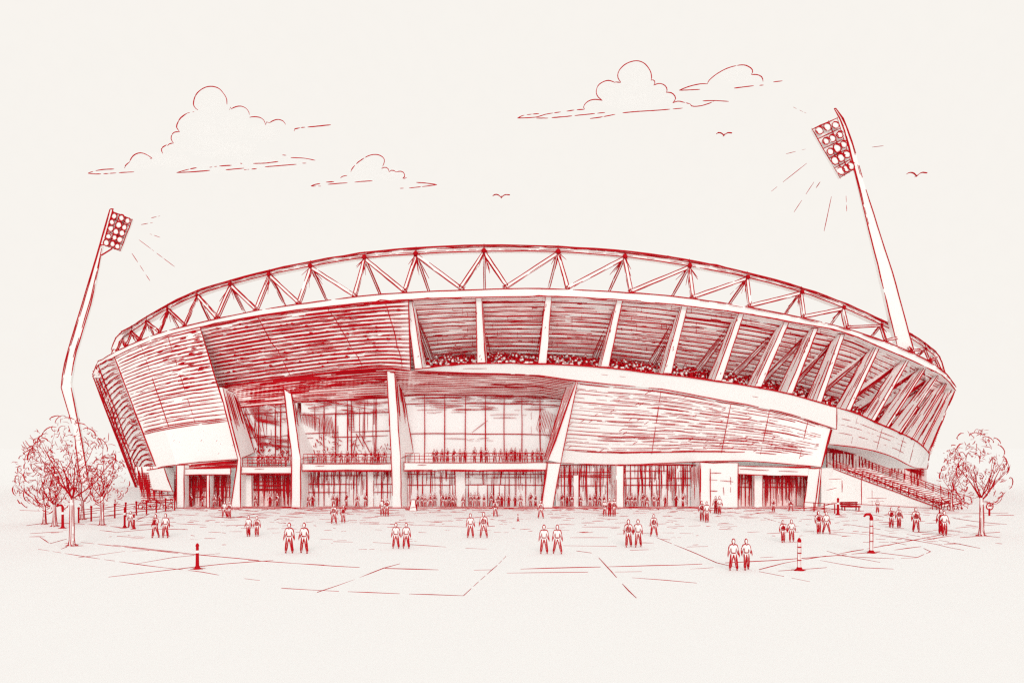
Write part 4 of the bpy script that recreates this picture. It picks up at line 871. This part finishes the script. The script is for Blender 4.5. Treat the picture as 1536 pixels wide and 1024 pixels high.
# ------------------------------------------------------------------ people
def remeshed(m, voxel, mats):
    me = bpy.data.meshes.new('tmp'); me.from_pydata(m.v, [], m.f); o = bpy.data.objects.new('tmp', me); COL.objects.link(o)
    md = o.modifiers.new('r', 'REMESH'); md.mode = 'VOXEL'; md.voxel_size = voxel; md.use_smooth_shade = True
    dg_ = bpy.context.evaluated_depsgraph_get(); ev = o.evaluated_get(dg_); em = ev.to_mesh()
    n = len(em.vertices); co_ = np.empty(n * 3, 'f'); em.vertices.foreach_get('co', co_)
    vs = [tuple(v) for v in co_.reshape(-1, 3)]; fs = [tuple(p.vertices) for p in em.polygons]
    ev.to_mesh_clear(); bpy.data.objects.remove(o); bpy.data.meshes.remove(me); return vs, fs
def limb(m, pts, rs, g=0.0):
    m.tube(pts, [q + g for q in rs], P_, 10)
    for p, q in zip(pts, rs): m.ball(p, q + g, P_, 10, 7)
def person_proto(pose, dress, hair):
    legs = {'stand': ((-.25, 0), (.25, 0)), 'step': ((-.19, -.16), (.24, .18)), 'stride': ((-.29, .12), (.31, -.12)), 'close': ((-.12, 0), (.12, .02)), 'phone': ((-.17, .05), (.18, -.04)), 'folded': ((-.16, 0), (.17, 0))}[pose]
    sh = [V((-.2, 0, 1.42)), V((.2, 0, 1.42))]
    if pose == 'phone': arms = [[sh[0], V((-.27, .03, 1.14)), V((-.31, -.06, .9))], [sh[1], V((.3, -.06, 1.2)), V((.15, -.16, 1.52))]]
    elif pose == 'folded': arms = [[sh[0], V((-.29, -.02, 1.15)), V((-.03, -.2, 1.17))], [sh[1], V((.29, -.02, 1.14)), V((.04, -.24, 1.12))]]
    elif pose == 'step': arms = [[sh[0], V((-.29, .08, 1.15)), V((-.34, -.05, .93))], [sh[1], V((.28, -.07, 1.15)), V((.31, -.2, .95))]]
    else: arms = [[sh[0], V((-.29, .03, 1.15)), V((-.36, -.05, .9))], [sh[1], V((.29, .03, 1.15)), V((.36, -.05, .9))]]
    LG = [[V((s_ * .09, 0, .95)), V(((s_ * .09 + fx) * .52, fy * .45 - .03, .52)), V((fx, fy, .1))] for s_, (fx, fy) in zip((-1, 1), legs)]
    B_m = MB()                                              # the body: one surface
    B_m.ball((0, 0, 1.0), .17, P_, 12, 8, (1, .72, .8)); B_m.ball((0, 0, 1.2), .16, P_, 12, 8, (1, .7, 1.3)); B_m.ball((0, 0, 1.33), .19, P_, 12, 8, (1.02, .64, .75))
    limb(B_m, [V((-.17, 0, 1.42)), V((.17, 0, 1.42))], [.065, .065]); limb(B_m, [V((0, 0, 1.4)), V((0, -.01, 1.56))], [.065, .055])
    B_m.ball((0, -.01, 1.67), .105, P_, 12, 10, (.86, .98, 1.22)); B_m.ball((0, -.115, 1.65), .022, P_, 6, 5, (.8, 1, 1.3)); B_m.ball((0, -.085, 1.585), .045, P_, 8, 6, (1, .8, .7))
    for s_ in (-1, 1): B_m.ball((s_ * .092, .0, 1.66), .028, P_, 6, 5, (.5, .8, 1.2))
    for A in arms:
        limb(B_m, A, [.056, .044, .03]); dr_ = (A[2] - A[1]).normalized(); hp = A[2] + dr_ * .06; B_m.ball(hp, .042, P_, 8, 6, (.65, 1, 1.1))
        for k in range(4): f0_ = hp + V((0, (k - 1.5) * .021, 0)) + dr_ * .03; B_m.tube([f0_, f0_ + dr_ * (.05 + .012 * (1.5 - abs(k - 1.5))), f0_ + dr_ * .085 + V((0, -.015, 0))], [.013, .012, .010], P_, 6)
        B_m.tube([hp + V((0, -.03, 0)), hp + V((0, -.055, 0)) + dr_ * .03, hp + V((0, -.06, 0)) + dr_ * .055], [.014, .013, .011], P_, 6)
    for L_ in LG: limb(B_m, L_, [.085, .06, .042]); B_m.ball(L_[2] + V((0, -.06, -.05)), .06, P_, 8, 6, (.75, 1.7, .75))
    out = {}
    vs, fs = remeshed(B_m, .014, None); m = MB(); m.v = vs; m.f = fs; m.m = [P_] * len(fs); out['body'] = m
    r = .045
    S_m = MB(); g = .02                                     # shirt
    S_m.ball((0, 0, 1.08), .175, P_, 12, 8, (1, .74, .6)); S_m.ball((0, 0, 1.22), .165 + g, P_, 12, 8, (1, .72, 1.2)); S_m.ball((0, 0, 1.33), .19 + g, P_, 12, 8, (1.02, .68, .8)); limb(S_m, [V((-.17, 0, 1.42)), V((.17, 0, 1.42))], [.07, .07], g)
    for A in arms: limb(S_m, [A[0], A[0].lerp(A[1], .75)], [.062, .056], g)
    vs, fs = remeshed(S_m, .022, None); m = MB(); m.v = vs; m.f = fs; m.m = [P_] * len(fs)
    for s_, A in zip((-1, 1), arms):
        m.ink([V((s_ * .185, -.03, 1.3)), V((s_ * .175, -.03, 1.15)), V((s_ * .18, -.03, 1.02))], r * .85, gap=0, seg=.1, jit=.004)
        n_ = V((s_ * .078, 0, .02)); m.ink([V((s_ * .05, -.03, 1.5)), V((s_ * .17, -.03, 1.495)), A[0] + n_, A[1] + n_ * .85], r, gap=0, seg=.1, jit=.004)
        m.ink([A[1] + n_ * .8, A[2] + n_ * .55, A[2] + (A[2] - A[1]).normalized() * .14], r * 1.1, gap=0, seg=.1, jit=.004)
        m.ink([A[1] - n_ * .5 + V((0, -.03, 0)), A[2] - n_ * .3], r * .8, gap=0, seg=.1, jit=.004)
    m.ink([V((-.18, -.06, 1.02)), V((0, -.155, 1.01)), V((.18, -.06, 1.02))], r * .8, gap=0, seg=.08, jit=.004); m.ink([V((-.07, -.06, 1.5)), V((0, -.12, 1.46)), V((.07, -.06, 1.5))], r * .7, gap=0, seg=.06, jit=.003)
    if dress == 'dark':
        for k in range(7): x_ = -.15 + k * .05; m.ink([V((x_, -.15 + abs(x_) * .25, 1.42)), V((x_ * .95, -.165 + abs(x_) * .25, .98))], r * .62, gap=.08, seg=.12, jit=.006)
    if dress == 'jacket': m.ink([V((0, -.165, 1.42)), V((.0, -.165, 1.0))], r * .8, gap=0, seg=.1); m.ink([V((-.1, -.14, 1.4)), V((-.12, -.15, 1.05))], r * 1.2, gap=0, seg=.1); m.ink([V((.12, -.14, 1.35)), V((.13, -.15, 1.0))], r * 1.2, gap=0, seg=.1)
    out['shirt'] = m
    T_m = MB(); T_m.ball((0, 0, .98), .165, P_, 12, 8, (1.0, .74, .6))
    for L_ in LG: limb(T_m, L_, [.09, .066, .054], .012)
    vs, fs = remeshed(T_m, .022, None); m = MB(); m.v = vs; m.f = fs; m.m = [I_ if dress == 'dark' and pose == 'close' else P_] * len(fs)
    for s_, L_ in zip((-1, 1), LG):
        for q in (-1, 1):
            w_ = [.085, .07, .055]; o_ = [p + V((q * k, -.02, 0)) for p, k in zip(L_, w_)]
            if q * s_ < 0: o_[0] = V((0, -.06, .9))
            m.ink(o_, r * (1.2 if q * s_ > 0 else 1.0), gap=0, seg=.1, jit=.005)
        m.ink([L_[0].lerp(L_[1], .4) + V((0, -.08, 0)), L_[1] + V((.0, -.075, 0)), L_[2] + V((0, -.06, 0))], r * .5, gap=0, seg=.1, jit=.01)
    out['trousers'] = m
    m = MB()
    ring = [V((.1 * math.cos(a), -.02, 1.67 + .135 * math.sin(a))) for a in [6.283 * i / 18 for i in range(19)]]; m.tube(ring, r * .9, I_, 6)
    if hair != 'bare': 
        n_ = len(m.v); m.ball((0, .02, 1.7), .113, I_, 12, 8, (.9, .95, 1.02) if hair == 'short' else (.95, .9, 1.1))
        if hair == 'long': m.tube([V((0, .07, 1.7)), V((0, .1, 1.55)), V((0, .09, 1.42))], [.1, .1, .07], I_, 8)
    else: m.ball((0, .04, 1.71), .098, P_, 10, 7, (.9, .9, 1))
    out['hair'] = m
    sh_ = []
    for L_ in LG: m = MB(); m.ball(L_[2] + V((0, -.06, -.045)), .07, I_, 8, 6, (.72, 1.7, .72)); m.v = [(v[0], v[1], max(v[2], 0.002)) for v in m.v]; sh_.append(m)
    out['shoes'] = sh_
    return out
protos = {}
def make_proto(key):
    pr = person_proto(*key); b_ = pr['body'].build('person', smooth=True)
    pr['shirt'].build('shirt', b_); pr['trousers'].build('trousers', b_); pr['hair'].build('hair', b_, smooth=True)
    for m in pr['shoes']: m.build('shoe', b_, smooth=True)
    return b_
def person(key, loc, hm, yaw, label, group):
    if key not in protos: o = make_proto(key); protos[key] = o
    else:
        src = protos[key]; o = src.copy(); COL.objects.link(o)
        for ch in src.children: c = ch.copy(); COL.objects.link(c); c.parent = o
    s = hm / 1.8; o.location = loc; o.scale = (s * .79, s * .82, s); o.rotation_euler = (0, 0, yaw)
    o['label'] = label; o['category'] = 'person'; o['group'] = group
PL = 'people walking on the plaza'
front = [  # x, feet y, height px, pose, dress, hair, label
 (434,829,45,'stand','light','bare','left person of the strolling pair in the left foreground'), (456.5,829,45,'stride','light','bare','right person of the strolling pair in the left foreground'),
 (594,822,38,'stand','light','bare','left person of the pair before the third hall pier'), (609.5,822,38,'stand','light','bare','right person of the pair before the third hall pier'),
 (705.5,806,36,'stand','light','bare','left person of the pair before the middle doors'), (725.5,806,38,'stride','jacket','short','right person, in open jacket, of the pair before the middle doors'),
 (816,830,43,'stand','light','bare','left person of the pair at the centre of the plaza'), (836,830,43,'stride','light','bare','right person of the pair at the centre of the plaza'),
 (942.5,820,41,'step','jacket','long','long haired person of the pair right of the plaza centre'), (957,820,41,'step','light','bare','right person of the pair right of the plaza centre'),
 (980.5,804,33,'stride','jacket','bare','lone person walking behind the pair right of the plaza centre'),
 (1100,855,47,'stand','light','bare','left person of the nearest pair in the right foreground'), (1119,854,46,'step','light','bare','right person of the nearest pair in the right foreground'),
 (373,804,31,'close','light','bare','left person of the small pair below the left door pier'), (385.5,804,30,'close','jacket','short','right person of the small pair below the left door pier'),
 (233.5,806,35,'step','dark','short','dark clothed person near the rail fence raising a step'), (248.5,806,36,'stride','light','short','pale shirted person near the rail fence walking beside the dark one'),
 (1174,813,33,'step','jacket','short','jacketed person left of the pair above the white banded bollard'), (1187,812,33,'step','light','short','pale shirted person right of the pair above the white banded bollard'),
 (1227.5,800,34,'step','dark','long','dark clothed person of the pair left of the tall lamp post'), (1239,800,33,'stride','light','short','pale shirted person of the pair left of the tall lamp post'),
 (1052.5,781,30,'step','dark','short','dark clothed person of the pair below the plain wall'), (1060,783,31,'close','light','short','pale clothed person of the pair below the plain wall'),
 (1073.5,770,26,'close','dark','short','dark person of the couple standing against the plain wall'), (1079,771,27,'close','light','short','pale person of the couple standing against the plain wall'),
 (501,785,30,'stride','jacket','short','jacketed person walking below the middle hall bay'), (515,784,27,'phone','dark','short','dark person on the phone below the middle hall bay'),
 (573.5,773,26,'phone','light','short','pale person of the couple beside the third pier foot'), (580.5,774,28,'folded','jacket','long','long haired person of the couple beside the third pier foot'),
 (337,776,25,'step','light','short','left person of the couple before the left door screens'), (344,777,26,'close','jacket','short','right person of the couple before the left door screens'),
 (1336.5,791,30,'folded','dark','short','dark person with folded arms right of the tall lamp post'), (1348,791,31,'close','jacket','bare','slim person beside the dark one right of the tall lamp post'),
 (1373.5,797,36,'stand','jacket','short','lone person in open jacket below the outside stair'), (1411,800,37,'close','dark','long','dark long haired person at the foot of the stair'), (1416,803,37,'step','light','short','pale shirted person at the foot of the stair'),
 (196,791,22,'stand','light','short','person standing beside the end of the rail fence'), (743,775,26,'step','dark','short','dark person walking from the middle doors'), (811,777,27,'stride','jacket','short','hurrying person below the raking fin'),
 (907,774,25,'folded','light','bare','pale person leftmost of the trio below the right door pier'), (914.5,774,27,'close','dark','short','dark person in the middle of the trio below the right door pier'), (921,774,27,'close','jacket','long','jacketed person rightmost of the trio below the right door pier'),
 (1160,767,16,'folded','dark','short','small dark figure before the right hand recess doors'), (1186,767,19,'stride','dark','short','small striding figure before the right hand recess doors'), (1316,769,20,'folded','light','short','small person stooping by the wall under the stair')]
for x, y, h, po, dr_, ha, lab in front:
    b = GR(x, y); hm = min(max(h * b.y / F, 1.45), 2.1)
    person((po, dr_, ha), b, hm, rnd.uniform(-.18, .18), lab, PL)
def ordn(i): return ['first', 'second', 'third', 'fourth', 'fifth', 'sixth', 'seventh', 'eighth', 'ninth', 'tenth', 'eleventh', 'twelfth', 'thirteenth', 'fourteenth', 'fifteenth', 'sixteenth', 'seventeenth', 'eighteenth', 'nineteenth', 'twentieth', 'twenty first', 'twenty second', 'twenty third', 'twenty fourth', 'twenty fifth'][i]
KEYS = [('close', 'dark', 'short'), ('phone', 'dark', 'short'), ('folded', 'dark', 'short'), ('step', 'dark', 'short'), ('close', 'jacket', 'short'), ('stride', 'dark', 'short')]
def line_up(xs_, place, d0, d1, z, h0, h1, grp, y=None):
    for i, x in enumerate(sorted(xs_)):
        d = rnd.uniform(d0, d1); p = P(x, 700, d); k = rnd.choice(KEYS)
        person(k, V((p.x, p.y, z)), rnd.uniform(h0, h1) * .95, rnd.uniform(-.5, .5), f'{ordn(i)} figure from the left {place}', grp)
line_up([651, 655, 663, 671, 681, 690, 697, 712, 722, 730, 742, 751, 760, 767, 773, 780, 789, 799, 806, 813], 'behind the terrace railing under the wide right glazing', D0 + 1.0, D0 + 2.9, TZ, 1.55, 1.9, 'people on the terrace')
line_up([478, 487, 500, 512, 521, 534, 548, 557, 568, 577], 'behind the terrace railing in the middle hall bay', D0 + 1.0, D0 + 2.9, pl(0, 695, D0 + .2).z, 1.5, 1.75, 'people on the terrace')
line_up([388, 395, 403, 411, 420, 429], 'behind the terrace railing in the dark left bay', D0 + 1.0, D0 + 2.9, pl(0, 699.5, D0 + .2).z, 1.5, 1.75, 'people on the terrace')
line_up([627, 633, 638, 646, 652, 664, 669, 674, 679, 682, 695, 706, 712, 718, 726, 737, 748, 753, 763, 773, 781, 796, 803], 'at the doors under the wide right glazing', D0 + .2, D0 + 1.4, .09, 1.5, 1.8, 'people at the entrance doors')
line_up([463, 469, 500, 506, 520, 536, 548], 'at the doors of the middle hall bay', D0 + .2, D0 + 1.4, .09, 1.5, 1.8, 'people at the entrance doors')
line_up([287, 304, 322, 330], 'at the left side doors under the lintel', D0 + .4, D0 + 1.4, .09, 1.5, 1.75, 'people at the entrance doors')
line_up([384, 405, 416], 'at the dark doors of the left hall bay', D0 + .4, D0 + 1.4, .09, 1.5, 1.75, 'people at the entrance doors')
line_up([843, 851, 858, 871, 885, 892, 899, 906], 'at the doors between raking fin and right door pier', D0 + .2, D0 + 1.4, .09, 1.5, 1.8, 'people at the entrance doors')
line_up([941, 948, 953, 964, 970, 981, 987, 998, 1014, 1024], 'at the glazed doors right of the right door pier', D0 + .2, D0 + 1.4, .09, 1.5, 1.8, 'people at the entrance doors')
# ------------------------------------------------------------------ camera, light, world
cam = bpy.data.cameras.new('camera'); co = bpy.data.objects.new('camera', cam); COL.objects.link(co); S.camera = co
co.location = (0, 0, H); co.rotation_euler = (math.pi / 2, 0, 0)
cam.sensor_width = 36; cam.lens = 36 * F / 1536; cam.shift_y = 160 / 1536; cam.clip_end = 20000; cam.clip_start = .1
sun = bpy.data.lights.new('sun', 'SUN'); sun.energy = 1.0; sun.angle = math.radians(30); sun.color = (1, .97, .93)
so = bpy.data.objects.new('sun', sun); COL.objects.link(so); so.rotation_euler = (math.radians(60), 0, math.radians(6))
w = bpy.data.worlds.new('World'); S.world = w; w.use_nodes = True; nt = w.node_tree
bg = nt.nodes['Background']; bg.inputs['Strength'].default_value = 1.0
tc = nt.nodes.new('ShaderNodeTexCoord'); no = nt.nodes.new('ShaderNodeTexNoise'); no.inputs['Scale'].default_value = 60; no.inputs['Detail'].default_value = 5
mr = nt.nodes.new('ShaderNodeMapRange'); mr.inputs['To Min'].default_value = .99; mr.inputs['To Max'].default_value = 1.01
sm = nt.nodes.new('ShaderNodeVectorMath'); sm.operation = 'SCALE'; sm.inputs[0].default_value = (0.935, 0.903, 0.855)
nt.links.new(tc.outputs['Generated'], no.inputs['Vector']); nt.links.new(no.outputs['Fac'], mr.inputs['Value']); nt.links.new(mr.outputs['Result'], sm.inputs['Scale']); nt.links.new(sm.outputs['Vector'], bg.inputs['Color'])
S.view_settings.view_transform = 'Standard'; S.view_settings.look = 'None'; S.view_settings.exposure = 0; S.view_settings.gamma = 1
S.cycles.max_bounces = 14; S.cycles.volume_bounces = 4; S.cycles.transparent_max_bounces = 32; S.cycles.diffuse_bounces = 12; S.cycles.use_denoising = False; S.cycles.pixel_filter_type = 'BLACKMAN_HARRIS'; S.cycles.filter_width = 1.3
